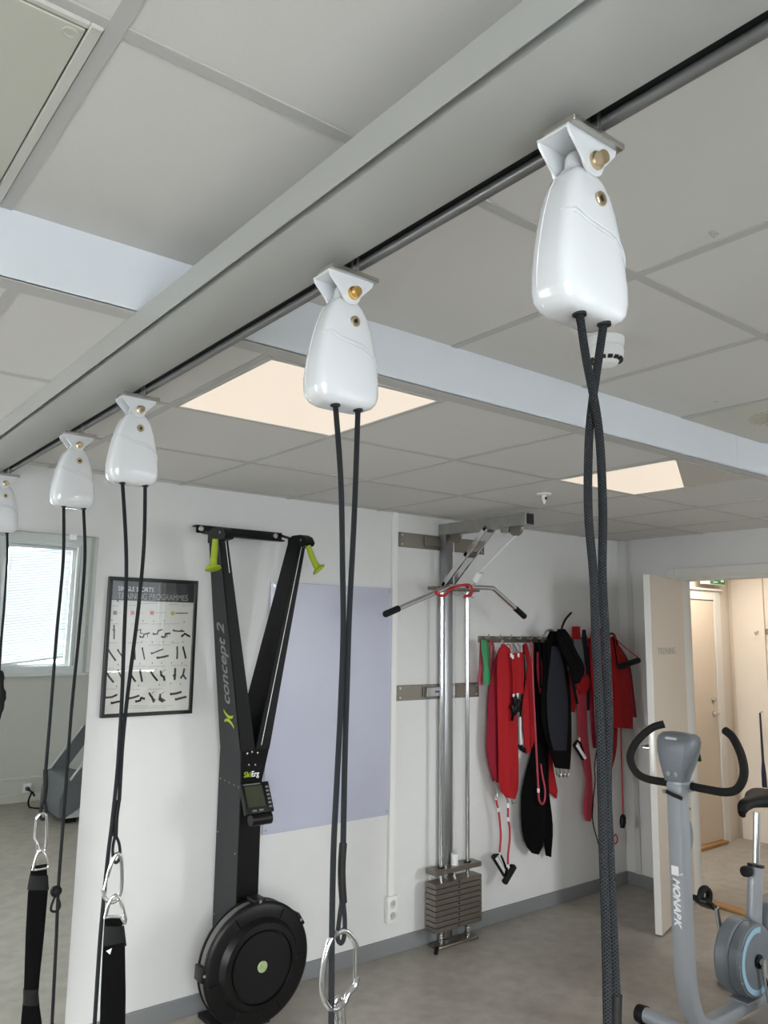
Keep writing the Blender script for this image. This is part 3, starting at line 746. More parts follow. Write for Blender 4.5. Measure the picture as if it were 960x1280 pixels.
text('title', 'TRAINING PROGRAMMES', .038, (ix0+.028, yp-.0012, iz1-.080), (1, 0, 0), (0, 0, 1), 'print_grey', pa, width=.335, thick=.0001)
def P2(u, v): return at(u, v, y=yp-.0002)
def zm(X, Y): return (100+X/5.647, 700+Y/5.647)       # detail view scale
fig = MB()
def stroke(mb, pts, w):
    pts = [P2(*zm(*p)) for p in pts]
    for a, c in zip(pts, pts[1:]):
        d = (c-a).normalized(); n = Vector((-d.z, 0, d.x)); ln = (c-a).length
        mb.obox((a+c)/2, (d, n, (0, 1, 0)), (ln/2+w*.3, w/2, .0001))
W1 = .0062
for pts, w in [
  ([(240, 470), (241, 520), (240, 556)], W1), ([(228, 490), (240, 500), (250, 495)], .003),
  ([(400, 498), (430, 490), (425, 515), (445, 520)], .004), ([(425, 545), (447, 545), (452, 525), (490, 515)], W1), ([(478, 518), (476, 545)], .003),
  ([(518, 525), (545, 522), (552, 500), (580, 492)], W1), ([(578, 545), (600, 543), (605, 520), (635, 518)], .008), ([(612, 520), (616, 545)], .003),
  ([(660, 500), (700, 503), (735, 503)], W1), ([(700, 503), (720, 495)], .005), ([(718, 540), (740, 520), (775, 540)], .009), ([(745, 520), (760, 538)], .005),
  ([(203, 640), (222, 668), (250, 708)], .008), ([(268, 640), (285, 662), (310, 705)], W1), ([(385, 640), (388, 700)], .008), ([(440, 628), (448, 660), (455, 700)], W1), ([(505, 662), (545, 645), (585, 630)], W1), ([(545, 692), (585, 685), (622, 676)], .009), ([(686, 620), (687, 660), (685, 695)], .008), ([(728, 620), (738, 655), (746, 692)], .009),
  ([(190, 800), (208, 828), (235, 862)], .009), ([(200, 800), (230, 785)], .002), ([(270, 785), (285, 815), (300, 850)], W1), ([(360, 810), (372, 830), (390, 856)], .009), ([(424, 782), (430, 815), (438, 856)], .009), ([(500, 790), (520, 820), (545, 850)], .009), ([(515, 795), (540, 772)], .002), ([(570, 790), (575, 815), (592, 825), (596, 848)], .010), ([(580, 795), (605, 770)], .002), ([(672, 772), (670, 810), (668, 842)], .010), ([(660, 820), (676, 812)], .006), ([(735, 775), (728, 810), (712, 832)], .009), ([(728, 810), (748, 840)], .008),
  ([(180, 972), (225, 968), (258, 952)], .009), ([(222, 1012), (260, 1002), (300, 994)], .009), ([(345, 978), (380, 970), (415, 958)], .009), ([(395, 1000), (425, 992), (432, 972), (455, 980)], .009), ([(490, 945), (508, 970), (520, 1002)], .009), ([(508, 970), (530, 990)], .006), ([(505, 945), (525, 925)], .002), ([(566, 955), (560, 985), (585, 1000)], .009), ([(568, 975), (600, 992)], .006), ([(570, 950), (595, 930)], .002), ([(640, 948), (680, 942), (712, 932)], .010), ([(675, 985), (710, 975), (748, 966)], .010)]:
    stroke(fig, pts, w)
    if w > .005:
        q = P2(*zm(pts[0][0], pts[0][1]-5)); fig.lathe([(.0045, 0), (.0045, -.0002), (.0001, -.0002)], q, (0, 1, 0), 8)
for X, Y in ((267, 268), (267, 285), (568, 282)): stroke(fig, [(X, Y-6), (X, Y+6)], .007)
for X, Y in ((446, 430), (520, 432), (594, 430), (735, 437), (655, 578), (728, 578), (585, 578), (510, 580), (437, 578), (190, 738), (268, 738), (424, 733), (510, 728), (574, 726), (646, 726), (720, 728), (640, 872), (708, 876), (560, 880), (414, 886), (258, 893)): stroke(fig, [(X, Y-4), (X, Y+4)], .003)
fo = fig.build('figures', 'print_black', pa); fo['kind'] = 'stuff'
ln_ = MB()
for x0_, x1_, Y in ((225, 270, 325), (345, 395, 322), (420, 545, 308), (630, 690, 315), (720, 780, 312), (720, 780, 325), (222, 270, 452), (360, 480, 452), (500, 700, 452), (200, 260, 585), (330, 440, 585), (480, 640, 600), (180, 240, 765), (330, 465, 752), (480, 605, 752), (640, 760, 745), (180, 255, 912), (330, 420, 915), (480, 585, 912), (320, 660, 1030), (330, 610, 1045), (275, 292, 372), (385, 450, 375), (525, 605, 372), (420, 545, 285), (640, 700, 588)):
    stroke(ln_, [(x0_, Y), (x1_, Y-2)], .0018)
ln_.build('text_lines', 'print_grey', pa)
for X, Y, m_ in ((248, 373, 'print_slate'), (371, 373, 'print_red'), (508, 374, 'print_red'), (655, 377, 'print_yellow'), (225, 425, 'print_red')):
    q = P2(*zm(X, Y)); h = .0085 if Y < 400 else .003; MB().box(q+Vector((-h, 0, -h)), q+Vector((h, .0003, h))).build('colour_square', m_, pa)
mb = MB(); stroke(mb, [(675, 375), (762, 375)], .004); mb.build('caption', 'print_black', pa)

wb = thing('writing_board', 'large frameless lavender glass board behind the ski machine', 'board', (2.46, WA, .72))
wb['label'] = 'large frameless lavender glass board on the wall behind the ski machine'
MB().box((2.066, WA-.012, .722), (2.854, WA-.004, 1.955), .0015, 1).build('glass', 'board_lavender', wb)
for x in (2.085, 2.835):
    for z in (.742, 1.935): MB().lathe([(.007, 0), (.007, -.010), (.006, -.011), (.0001, -.011)], (x, WA-.004, z), (0, 1, 0), 14).build('mounting_stud', 'steel', wb)
ol = thing('wall_outlet', 'white double wall outlet below the cable duct beside the weight stack', 'outlet', (2.874, WA, .18))
MB().box((2.838, WA-.030, .165), (2.910, WA, .302), .006, 2).build('box', 'ivory_plastic', ol)
for z in (.203, .262):
    o = MB().lathe([(.024, 0), (.024, -.003), (.021, -.003), (.019, .001), (.0001, .001)], (2.874, WA-.030, z), (0, 1, 0), 20).build('socket', 'ivory_plastic', ol)
    mb = MB()
    for dx in (-.009, .009): mb.cyl((2.874+dx, WA-.030, z), (2.874+dx, WA-.0285, z), .003, 8)
    mb.build('pin_hole', 'slot_black', o)

# ------------------------------------------------------------------ ski machine on the wall
SX = 1.866
sk = thing('ski_machine', 'tall black wall mounted ski machine with V arms, lime handles and round flywheel', 'exercise machine', (SX, 3.45, 0))
b = MB(); b.ring_loft([[Vector((SX-w, yb, z)), Vector((SX-w, yf, z)), Vector((SX+w, yf, z)), Vector((SX+w, yb, z))] for w, yf, yb, z in ((.055, 3.337, 3.55, .10), (.055, 3.337, 3.55, 1.03), (.073, 3.313, 3.512, 1.172))]); b.build('column', 'charcoal_paint', sk)
b = MB(); b.ring_loft([[Vector((SX-w, yf, z)), Vector((SX-w, yf-.006, z)), Vector((SX+w, yf-.006, z)), Vector((SX+w, yf, z))] for w, yf, z in ((.0525, 3.3375, .36), (.0525, 3.3375, 1.03), (.0705, 3.3135, 1.172))]); b.build('column_cover', 'black_paint', sk)
def lerp(a, c, t): return a+(c-a)*t
def arm_sec(t, s, grow=0):
    o = lerp(.074, .235, t); i = lerp(.0, .195, t)
    return SX+s*o, SX+s*i, lerp(3.51, 3.40, t), lerp(3.312, 3.298, t), lerp(1.172, 2.150, t)
for s in (-1, 1):
    b = MB(); rings = []
    for k in range(7):
        xo, xi, yb, yf, z = arm_sec(k/6, s); rings.append([Vector((xo, yb, z)), Vector((xo, yf, z)), Vector((xi, yf, z)), Vector((xi, yb, z))])
    b.ring_loft(rings); a_ = b.build('arm', 'black_paint', sk)
    b = MB(); rings = []
    for k in range(7):
        xo, xi, yb, yf, z = arm_sec(k/6, s); rings.append([Vector((xo+s*.0012, yb, z)), Vector((xo+s*.0012, yf+.003, z)), Vector((xo-s*.001, yf+.003, z)), Vector((xo-s*.001, yb, z))])
    b.ring_loft(rings); b.build('side_panel', 'charcoal_paint', a_)
    b = MB(); rings = []
    for k in range(7):
        xo, xi, yb, yf, z = arm_sec(k/6, s); xo -= s*.002; xi += s*.002
        rings.append([Vector((xo, yf, z)), Vector((xo, yf-.005, z)), Vector((xi, yf-.005, z)), Vector((xi, yf, z))])
    b.ring_loft(rings); b.build('arm_cover', 'black_paint', a_)
    # cord and its slot along the front, inner edge
    p0 = arm_sec(.02, s); p1 = arm_sec(.985, s)
    A = Vector((lerp(p0[1], p0[0], .32), p0[3]-.008, p0[4])); B_ = Vector((lerp(p1[1], p1[0], .4), p1[3]-.008, p1[4]))
    MB().tube([A if s > 0 else A.lerp(B_, .82), B_], .0016, 6).build('drive_cord', 'white_plastic', sk)
    # head with pulley, reaching forward
    xo, xi, yb, yf, z = arm_sec(1, s); b = MB()
    out = [(yb+.002, z-.045), (yb+.002, z+.006), (yb-.04, z+.022), (yf-.015, z+.020), (yf-.050, z+.006), (yf-.072, z-.022), (yf-.060, z-.036), (yf-.012, z-.040)]
    xa, xb_ = min(xo, xi)-.003, max(xo, xi)+.003
    b.poly([(xa, p, q) for p, q in out], (xb_-xa, 0, 0)); b.build('pulley_head', 'black_plastic', sk)
    b = MB(); b.cyl((xa-.004, yf-.02, z-.006), (xb_+.004, yf-.02, z-.006), .006, 12); b.build('axle_bolt', 'steel', sk)
    h = [at(u, v, y=3.235) for u, v in (((269, 674), (268, 692), (266, 708)) if s < 0 else ((385, 682), (390, 696), (397, 710)))]
    b = MB(); b.tube(h, [.013, .0145, .0165], 14, smooth=3)
    d = (h[2]-h[1]).normalized(); b.lathe([(.017, -.004), (.034, .004), (.036, .012), (.030, .016), (.0001, .016)], h[2], (d + Vector((.15, -.3, 0))).normalized(), 20)
    ho = b.build('handle', 'lime', sk, sharp=50)
    b = MB(); b.tube([h[0], h[0]+Vector((0, .03, .02))], .004, 8); b.build('handle_cord', 'black_plastic', ho)
b = MB(); b.box((1.628, 3.528, 2.166), (2.10, 3.536, 2.204), .002, 1); b.box((1.628, 3.536, 2.197), (2.10, WA, 2.204), .001, 1); b.box((1.75, 3.50, 2.158), (2.10, 3.536, 2.166), .001, 1)
wp = b.build('wall_plate', 'black_paint', sk)
for x in (1.650, 2.06): MB().lathe([(.013, 0), (.013, -.005), (.009, -.007), (.0001, -.007)], (x, 3.528, 2.186), (0, 1, 0), 14).build('plate_bolt', 'steel', wp)
b = MB(); b.tube([(1.66, 3.53, 2.17), (1.655, 3.39, 2.15)], .008, 8); b.tube([(2.095, 3.53, 2.19), (2.08, 3.39, 2.158)], .007, 8); b.build('stand_off', 'black_paint', sk)
# flywheel
fy = 3.295
def lth(prof, m, name, seg=72, sharp=30, par=sk): return MB().lathe([(r, -h) for r, h in prof], (SX, fy, .292), (0, 1, 0), seg).build(name, m, par, sharp=sharp)
fl = lth([(.0001, 0), (.235, 0), (.250, .004), (.250, .014), (.243, .015), (.243, .061), (.252, .062), (.252, .072), (.246, .078), (.232, .084), (.190, .086), (.172, .112), (.150, .115), (.146, .104), (.141, .104), (.138, .111), (.060, .113), (.0001, .113)], 'black_plastic', 'flywheel_housing')
mb = MB(); r0 = [[Vector((SX+.2445*math.cos(2*math.pi*k/72), fy-h, .292+.2445*math.sin(2*math.pi*k/72))) for k in range(72)] for h in (.017, .060)]
mb.ring_loft(r0, cap=False); mb.build('mesh_guard', 'grey_mesh', fl)
mb = MB(); mb.lathe([(.0235, -.112), (.0235, -.115), (.021, -.1165), (.0001, -.1165)], (SX, fy, .292), (0, 1, 0), 24); mb.build('hub_medallion', 'medallion', fl)
for a in (90, 178, 33, 270):
    a = math.radians(a); d = Vector((math.cos(a), 0, math.sin(a))); tt = Vector((-d.z, 0, d.x)); c = Vector((SX, fy-.040, .292))+d*.252
    MB().obox(c, (d, tt, (0, 1, 0)), (.011, .030, .036), .006, 2).build('rim_clamp', 'black_plastic', fl)
    MB().lathe([(.006, 0), (.006, -.004), (.0001, -.004)], c+Vector((0, -.036, 0)), (0, 1, 0), 10).build('clamp_bolt', 'steel', fl)
mb = MB()
for a in (120, 60, 190, 240, 300, 0):
    a = math.radians(a); d = Vector((math.cos(a), 0, math.sin(a))); tt = Vector((-d.z, 0, d.x))
    mb.obox(Vector((SX, fy-.088, .292))+d*.205, (d, tt, (0, 1, 0)), (.030, .0025, .003), .001, 1)
mb.build('rib', 'black_plastic', fl)
b = MB(); b.box((1.745, 3.30, 0), (1.985, 3.53, .022), .006, 2); b.box((1.80, 3.32, .022), (1.93, 3.50, .10), .004, 1); b.build('foot', 'black_paint', sk)
# monitor
mc = at(320.5, 998, y=3.262); tl = math.radians(28); up_ = Vector((0, math.sin(tl), math.cos(tl))); nr = Vector((0, -math.cos(tl), math.sin(tl))); xr = Vector((1, 0, 0))
b = MB(); b.obox(mc, (xr, up_, nr), (.070, .068, .014), .005, 2); mo = b.build('monitor', 'black_plastic', sk)
b = MB(); b.obox(mc+nr*.0145-xr*.012+up_*.006, (xr, up_, nr), (.044, .046, .0006)); b.build('screen', 'screen_green', mo)
b = MB()
for k in range(6): b.obox(mc+nr*.0145+xr*.055+up_*(.042-k*.0175), (xr, up_, nr), (.0075, .0048, .0012), .001, 1)
for k in (-.028, .006): b.obox(mc+nr*.0145+xr*k-up_*.056, (xr, up_, nr), (.0105, .0045, .0012), .001, 1)
b.build('buttons', 'logo_grey', mo)
b = MB(); b.obox(mc+nr*.0145-xr*.018+up_*.060, (xr, up_, nr), (.042, .0022, .0006)); b.build('name_strip', 'logo_grey', mo)
b = MB(); b.cyl(mc-up_*.088-nr*.010-xr*.045, mc-up_*.088-nr*.010+xr*.055, .026, 18); b.tube([mc-up_*.088-nr*.01, Vector((SX, 3.335, mc.z-.05))], .014, 10); b.build('monitor_arm', 'black_plastic', sk)
mb = MB()
for u, v in ((309, 942), (315, 940), (322, 941), (311, 956), (319, 956)): mb.lathe([(.004, 0), (.004, -.002), (.0001, -.0025)], at(u, v, y=3.308), (0, 1, 0), 8)
for k in range(5): mb.lathe([(.0035, 0), (.0035, -.0015), (.0001, -.002)], (1.8105, 3.53-.045*k, 1.02-.003*k), (1, 0, 0), 8)
for yy, z in ((3.535, .78), (3.36, .72), (3.535, .42)): mb.lathe([(.0035, 0), (.0035, -.0015), (.0001, -.002)], (1.811, yy, z), (1, 0, 0), 8)
mb.build('rivets', 'steel', sk)
q = at(305, 971, y=3.3305); q.y = 3.314; q.x -= .010; text('logo_text', 'Ski', .034, q, (1, 0, 0), (0, 0, 1), 'lime', sk, bold=.0006, width=.035)
q = q + Vector((.038, 0, 0)); text('logo_text', 'Erg', .034, q, (1, 0, 0), (0, 0, 1), 'print_white', sk, bold=.0006, width=.038)
# maker's lettering up the outer face of the left arm
xo0, _, yb0, yf0, z0_ = arm_sec(.20, -1); xo1, _, yb1, yf1, z1_ = arm_sec(.59, -1)
d_ = (Vector((xo1, lerp(yf1, yb1, .35), z1_)) - Vector((xo0, lerp(yf0, yb0, .35), z0_))); L_ = d_.length; d_.normalize()
nn_ = Vector((-1, 0, 0)); nn_ = (nn_ - d_*nn_.dot(d_)).normalized(); yd_ = nn_.cross(d_)
o_ = Vector((xo0, lerp(yf0, yb0, .30), z0_)) + nn_*.0026
text('maker_text', 'concept 2', .098, o_, d_, yd_, 'logo_grey', sk, shear=.25, bold=.0012, width=L_*.96)
text('maker_text', ')(', .088, o_ - d_*.092 + yd_*.004, d_, yd_, 'lime', sk, shear=.2, bold=.003, width=.078)

# ------------------------------------------------------------------ lat pulldown on the wall
PX = 3.25
lp = thing('lat_pulldown', 'steel wall mounted cable pulldown tower with weight stack', 'exercise machine', (PX, 3.5, 0))
for z, x0, x1 in ((2.242, 2.905, 3.60), (1.369, 2.902, 3.548)):
    b = MB().box((x0, WA-.010, z-.043), (x1, WA-.0006, z+.043), .002, 1); br = b.build('wall_bracket', 'dark_steel', lp)
    for x in (x0+.022, x1-.022):
        for dz in (-.026, .026): MB().lathe([(.007, 0), (.007, -.004), (.0001, -.005)], (x, WA-.010, z+dz), (0, 1, 0), 10).build('bracket_screw', 'steel', br)
    b = MB().box((x0+.215 if z < 2 else x0+.19, WA-.022, z-.026), (PX+.09, WA-.010, z+.026), .002, 1); b.build('bracket_clip', 'steel' if z < 2 else 'dark_steel', br)
    if z < 2:
        b = MB(); b.box((x0+.185, WA-.011, z-.028), (x0+.192, WA-.0095, z+.03)); b.box((x0+.203, WA-.011, z-.028), (x0+.210, WA-.0095, z+.03)); b.build('slot_marks', 'slot_black', br)
        MB().box((x0+.275, WA-.0228, z-.006), (x0+.325, WA-.0218, z+.006)).build('maker_mark', 'blue_print', br)
b = MB().box((PX-.031, 3.515, .02), (PX+.031, WA-.012, 2.30), .004, 2); b.build('post', 'aluminium', lp)
b = MB().box((PX-.034, 2.875, 2.290), (PX+.034, WA-.001, 2.356), .002, 1); bm_ = b.build('top_beam', 'galvanised', lp)
MB().box((PX-.029, 2.8735, 2.295), (PX+.029, 2.8752, 2.351)).build('end_cap', 'slot_black', bm_)
MB().box((PX-.02, 3.02, 2.262), (PX+.02, 3.075, 2.290), .002, 1).build('stop_block', 'galvanised', bm_)
for dx in (-.030, .030):
    A = Vector((PX+dx, 3.175, 2.300)); B_ = Vector((PX+dx, 3.535, 1.985)); d = (B_-A).normalized(); n = Vector((0, -d.z, d.y))
    b = MB(); b.obox((A+B_)/2, (d, (1, 0, 0), n), ((B_-A).length/2, .006, .017), .001, 1); b.build('strut', 'chrome', lp)
A = Vector((PX, 3.175, 2.303)); B_ = Vector((PX, 3.535, 1.988)); d = (B_-A).normalized(); n = Vector((0, -d.z, d.y))
b = MB()
for t_ in (.02, .45, .98): b.obox(A.lerp(B_, t_), (d, (1, 0, 0), n), (.016, .036, .012), .001, 1)
b.build('strut_bridge', 'dark_steel', lp)
for yy in (3.455, 2.975):
    b = MB(); b.lathe([(.045, -.010), (.047, -.009), (.041, -.003), (.041, .003), (.047, .009), (.045, .010), (.0001, .010)], (PX, yy, 2.285), (1, 0, 0), 28); b.build('pulley', 'dark_steel', lp, sharp=25)
cb = MB(); cb.tube([(PX+.02, 3.49, .50), (PX+.02, 3.497, 2.285), (PX, 3.455, 2.331), (PX, 2.975, 2.331), (PX, 2.934, 2.30), (PX, 2.945, 2.262), (PX, 3.27, 2.045)], .0028, 8); cb.build('cable', 'white_plastic', lp, sharp=80)
p0 = at(600, 715, x=PX); p1 = at(594, 726, x=PX); b = MB(); b.cyl(p0, p1, .021, 18); b.build('ball_stop', 'white_plastic', lp)
for x in (3.167, 3.370):
    b = MB(); b.cyl((x, 3.487, .012), (x, 3.487, 1.965), .0125, 16); b.build('guide_rod', 'chrome', lp)
    b = MB(); b.tube([(x+.0135*math.cos(k*.7), 3.487+.0135*math.sin(k*.7), .022+k*.0016) for k in range(40)], .0026, 6); b.build('spring', 'steel', lp, sharp=80)
b = MB(); b.box((3.09, 3.452, 1.955), (3.445, 3.528, 1.975), .002, 1); b.build('rod_holder', 'dark_steel', lp)
b = MB(); b.box((3.115, 3.452, 0), (3.425, 3.535, .018), .008, 2); b.build('base_plate', 'dark_steel', lp)
b = MB(); b.cyl((3.105, 3.452, .016), (3.07, 3.42, .012), .012, 12); fo_ = b.build('leveling_foot', 'black_rubber', lp)
hN = 9; z0_, z1_ = .092, .348; hp = (z1_-z0_)/hN
for k in range(hN):
    b = MB().box((3.09, 3.447, z0_+k*hp), (3.445, 3.530, z0_+(k+1)*hp-.0035), .0015, 1); w = b.build('weight_plate', 'dark_steel', lp)
    MB().cyl((3.2675, 3.4474, z0_+(k+.5)*hp), (3.2675, 3.4464, z0_+(k+.5)*hp), .006, 10).build('pin_hole', 'slot_black', w)
b = MB().box((3.09, 3.447, .388), (3.445, 3.530, .414), .0015, 1); tp = b.build('top_weight_plate', 'dark_steel', lp); 
MB().cyl((3.27, 3.488, .414), (3.27, 3.488, .475), .021, 18).build('stopper', 'white_plastic', tp)
b = MB(); b.cyl((3.27, 3.488, .335), (3.27, 3.488, .39), .011, 12); b.build('selector_rod', 'chrome', tp)
b = MB()
for x in (3.167, 3.370): b.cyl((x, 3.487, .414), (x, 3.487, .420), .021, 16)
b.build('bushing', 'black_plastic', tp)
# pull bar hooked on the strut, with its straps
yl = 3.30
lb = thing('pull_bar', 'long bent steel pull bar with black grips hanging from the pulldown tower', 'pull bar', at(589, 735, y=yl))
bp_ = [at(481, 768, y=yl-.02), at(562, 733, y=yl-.01), at(616, 735, y=yl+.01), at(656, 771, y=yl+.02)]
path = [bp_[0]] + [bp_[0].lerp(bp_[1], .93), bp_[1] + Vector((.004, 0, 0)), bp_[1].lerp(bp_[2], .10)] + [bp_[1].lerp(bp_[2], .9), bp_[2], bp_[2].lerp(bp_[3], .08)] + [bp_[3]]
MB().tube(path, .0135, 14).build('bar', 'chrome', lb, sharp=60)
for a, c in ((bp_[0], bp_[1]), (bp_[3], bp_[2])):
    d = (c-a).normalized(); MB().tube([a-d*.005, a+d*.002, a+d*.098, a+d*.10], [.012, .0175, .0175, .016], 16).build('grip', 'black_rubber', lb)
c = bp_[1].lerp(bp_[2], .5)
b = MB(); b.tube([at(593, 729, y=yl-.022), at(589, 741, y=yl-.024), at(586, 745, y=yl-.02), at(592, 747, y=yl-.018)], .004, 8); b.build('snap_link', 'chrome', lb)
yr = yl-.03
st_ = MB(); st_.tube([at(u, v, y=yr) for u, v in ((546, 738), (548, 744), (556, 744), (562, 738), (572, 733), (582, 731), (588, 732), (590, 738), (588, 744), (580, 746))], .0075, 8, smooth=4)
tag(st_.build('strap', 'red_cord', sharp=80), 'red looped strap tied round the pull bar of the tower', 'strap')
st_ = MB(); st_.tube([at(u, v, y=yr+.006) for u, v in ((566, 742), (572, 744), (578, 742), (583, 744), (588, 741))], .005, 8, smooth=3)
tag(st_.build('snap_hook', 'chrome', sharp=80), 'small steel snap hook clipped in the red strap on the tower', 'hook')

# ------------------------------------------------------------------ coat rack full of slings, bands and vests
hk = thing('hook_rail', 'metal hook rail on the far wall holding slings and bands', 'hook rail', (4.2, WA, 1.65))
MB().box((3.548, WA-.008, 1.652), (4.93, WA, 1.692), .001, 1).build('rail', 'dark_steel', hk)
for k in range(14):
    x = 3.595 + k*.0985
    MB().tube([(x, WA-.008, 1.682), (x, WA-.028, 1.680), (x, WA-.042, 1.676), (x, WA-.050, 1.690), (x, WA-.052, 1.705)], .0045, 8, smooth=2).build('hook', 'steel', hk, sharp=80)
def garment(name, label, cat, panels, extras=(), group=None):
    t = thing(name, label, cat, at(*panels[0][0][-1], y=panels[0][2]), group)
    for i, pnl in enumerate(panels):
        L_, R_, y, m_, nm = pnl[:5]; kw = pnl[5] if len(pnl) > 5 else {}
        mb = MB(); cloth(mb, L_, R_, y, seed=i*1.7+len(label), **kw); mb.build(nm, m_, t, sharp=60)
    return t
def cord(t, nm, pts, y, r, m_, smooth=4):
    return MB().tube([at(u, v, y=y) for u, v in pts], r, 8, smooth=smooth).build(nm, m_, t, sharp=80)
def single(nm, label, cat, L_, R_, y, m_, group=None, **kw):
    mb = MB(); cloth(mb, L_, R_, y, **kw); return tag(mb.build(nm, m_, sharp=60), label, cat, group)
single('exercise_band', 'thin rose elastic band, leftmost on the hook rail', 'exercise band', [(600, 800), (599, 830), (597, 855)], [(604, 800), (603, 830), (603, 857)], 3.515, 'rose_band', nc=6, nr=8, folds=1, amp=.001)
single('exercise_band', 'bright green elastic band twisted in a loop near the left end of the hook rail', 'exercise band', [(601, 800), (602, 815), (605, 835), (604, 846), (605, 855)], [(609, 800), (611, 815), (611, 832), (613, 846), (612, 856)], 3.490, 'green_band', nc=8, nr=12, folds=1, amp=.004)
t = thing('exercise_band', 'rose elastic tube loop right beside the green band on the hook rail', 'exercise band', at(614, 850, y=3.505))
cord(t, 'band', [(612, 850), (612, 830), (612, 810), (614, 801), (617, 810), (616, 830), (615, 850)], 3.548, .007, 'rose_band')
# big red sling
t = garment('exercise_sling', 'large bright red fabric sling with two long panels on the hook rail', 'sling', [
    ([(628, 805), (622, 814), (621, 850), (622, 900), (623, 950), (624, 984), (633, 997)], [(630, 805), (638, 812), (643, 850), (646, 900), (648, 950), (648, 985), (643, 999)], 3.470, 'red_fabric', 'panel', dict(th=.03, folds=2, amp=.004)),
    ([(627, 807), (617, 830), (611, 865), (609, 900), (608, 938), (611, 957), (617, 977)], [(630, 807), (627, 830), (626, 865), (626, 900), (626, 938), (626, 957), (624, 979)], 3.505, 'crimson_fabric', 'panel', dict(th=.03, folds=1.5, amp=.004))])
for pts in (((618, 976), (621, 984), (622, 992), (620, 998)), ((633, 997), (635, 1002), (634, 1008)), ((640, 999), (641, 1004), (644, 1002))): cord(t, 'snap_hook', pts, 3.48, .006, 'steel', 2)
cord(t, 'hanging_loop', [(625, 809), (628, 800), (631, 809)], 3.47, .004, 'steel', 3)
for lb, pts, gp, fr_ in (('resistance tube with white inlaid handle under the left panel of the big red sling', [(620, 997), (621, 1004), (623, 1012), (625, 1030), (626, 1045), (625, 1060), (624, 1068)], [(617, 1069), (632, 1094)], [(617, 1069), (624, 1068), (628, 1073), (633, 1088), (632, 1094)]),
                    ('resistance tube with plain dark handle under the right panel of the big red sling', [(635, 1007), (635, 1016), (635, 1024), (637, 1035), (637, 1050), (635, 1070), (635, 1083)], [(643, 1082), (630, 1104)], [(643, 1082), (636, 1082), (632, 1092), (630, 1104)])):
    yt = 3.50 if 'white' in lb else 3.455
    t = thing('resistance_tube', lb, 'resistance tube', at(*gp[1], y=yt), 'resistance tubes with handles')
    cord(t, 'tube', pts, yt, .0062, 'red_cord')
    for (u, v), (u2, v2) in ((pts[0], pts[1]), (pts[2], pts[2]), (pts[-1], pts[-2])):
        q = at(u, v, y=yt); MB().cyl(q+Vector((0, 0, -.012)), q+Vector((0, 0, .012)), .0085, 10).build('ferrule', 'white_plastic', t)
    g0, g1 = at(*gp[0], y=yt-.005), at(*gp[1], y=yt-.005)
    MB().tube([g0, g0.lerp(g1, .04), g0.lerp(g1, .96), g1], [.012, .019, .019, .012], 12).build('grip', 'black_rubber', t)
    if 'white' in lb: MB().tube([g0.lerp(g1, .08)+Vector((-.004, -.019, 0)), g0.lerp(g1, .9)+Vector((-.004, -.019, 0))], .010, 8).build('grip_inlay', 'white_plastic', t)
    cord(t, 'grip_strap', fr_, yt, .006, 'black_fabric', 2)
# small red sling with metal ends
t = garment('exercise_sling', 'short red sling with white metal ends and black buckle, overlapping the big red sling', 'sling', [
    ([(641, 817), (642, 840), (644, 866)], [(654, 815), (655, 840), (654, 867)], 3.445, 'red_fabric', 'panel', dict(th=.02, nr=10)),
    ([(639, 818), (641, 845), (642, 868)], [(641, 818), (643, 845), (645, 868)], 3.435, 'red_fabric', 'strap', dict(th=.008, nc=6, nr=8))])
for u, v in ((639, 819), (641, 821), (648, 819), (642, 870), (647, 869)):
    q = at(u, v, y=3.430); MB().cyl(q+Vector((0, 0, -.012)), q+Vector((0, 0, .012)), .007, 10).build('ferrule', 'white_plastic', t)
for u, v, a, h in ((644, 876, .3, .030), (648, 880, -.4, .026), (642, 887, .5, .034), (646, 886, 1.2, .022)):
    q = at(u, v, y=3.430); MB().obox(q, ((math.cos(a), 0, math.sin(a)), (0, 1, 0), (-math.sin(a), 0, math.cos(a))), (.016, .010, h), .005, 2).build('buckle', 'black_plastic', t)
cord(t, 'end_strap', [(643, 888), (641, 895), (640, 901)], 3.43, .008, 'black_fabric', 2)
for pts in (((634, 806), (638, 806), (640, 812)), ((643, 804), (645, 810), (648, 815)), ((646, 804), (650, 809), (651, 815))): cord(t, 'snap_hook', pts, 3.445, .005, 'chrome', 2)
# white cord + black end
t = thing('elastic_line', 'thin black cord with white sleeve and black end hanging between two red slings', 'cord', at(651, 940, y=3.47))
cord(t, 'cord', [(654, 806), (655, 822), (656, 850), (652, 880), (650, 896)], 3.475, .004, 'black_fabric')
cord(t, 'sleeve', [(650, 896), (650, 912), (651, 931)], 3.475, .010, 'white_plastic', 2)
cord(t, 'end_piece', [(650, 931), (652, 936), (656, 938)], 3.475, .015, 'black_plastic', 2)
single('exercise_sling', 'narrow red sling hanging just left of the dark grey vest', 'sling', [(655, 805), (655, 815), (660, 830), (655, 860), (653, 885), (654, 915), (656, 936), (658, 942)], [(658, 804), (661, 815), (665, 835), (667, 860), (668, 890), (669, 915), (667, 930), (660, 942)], 3.485, 'red_fabric', th=.02, folds=1.5)
t = thing('resistance_tube', 'long rose elastic tube with a loop end left of the dark grey vest', 'resistance tube', at(678, 1004, y=3.44))
cord(t, 'tube', [(664, 802), (666, 850), (669, 910), (671, 950), (673, 985), (674, 1000), (678, 1005), (681, 998), (681, 985), (678, 970), (676, 955)], 3.44, .0065, 'rose_band')
q = at(673, 988, y=3.44); MB().cyl(q+Vector((0, 0, -.012)), q+Vector((0, 0, .012)), .0085, 10).build('ferrule', 'white_plastic', t)
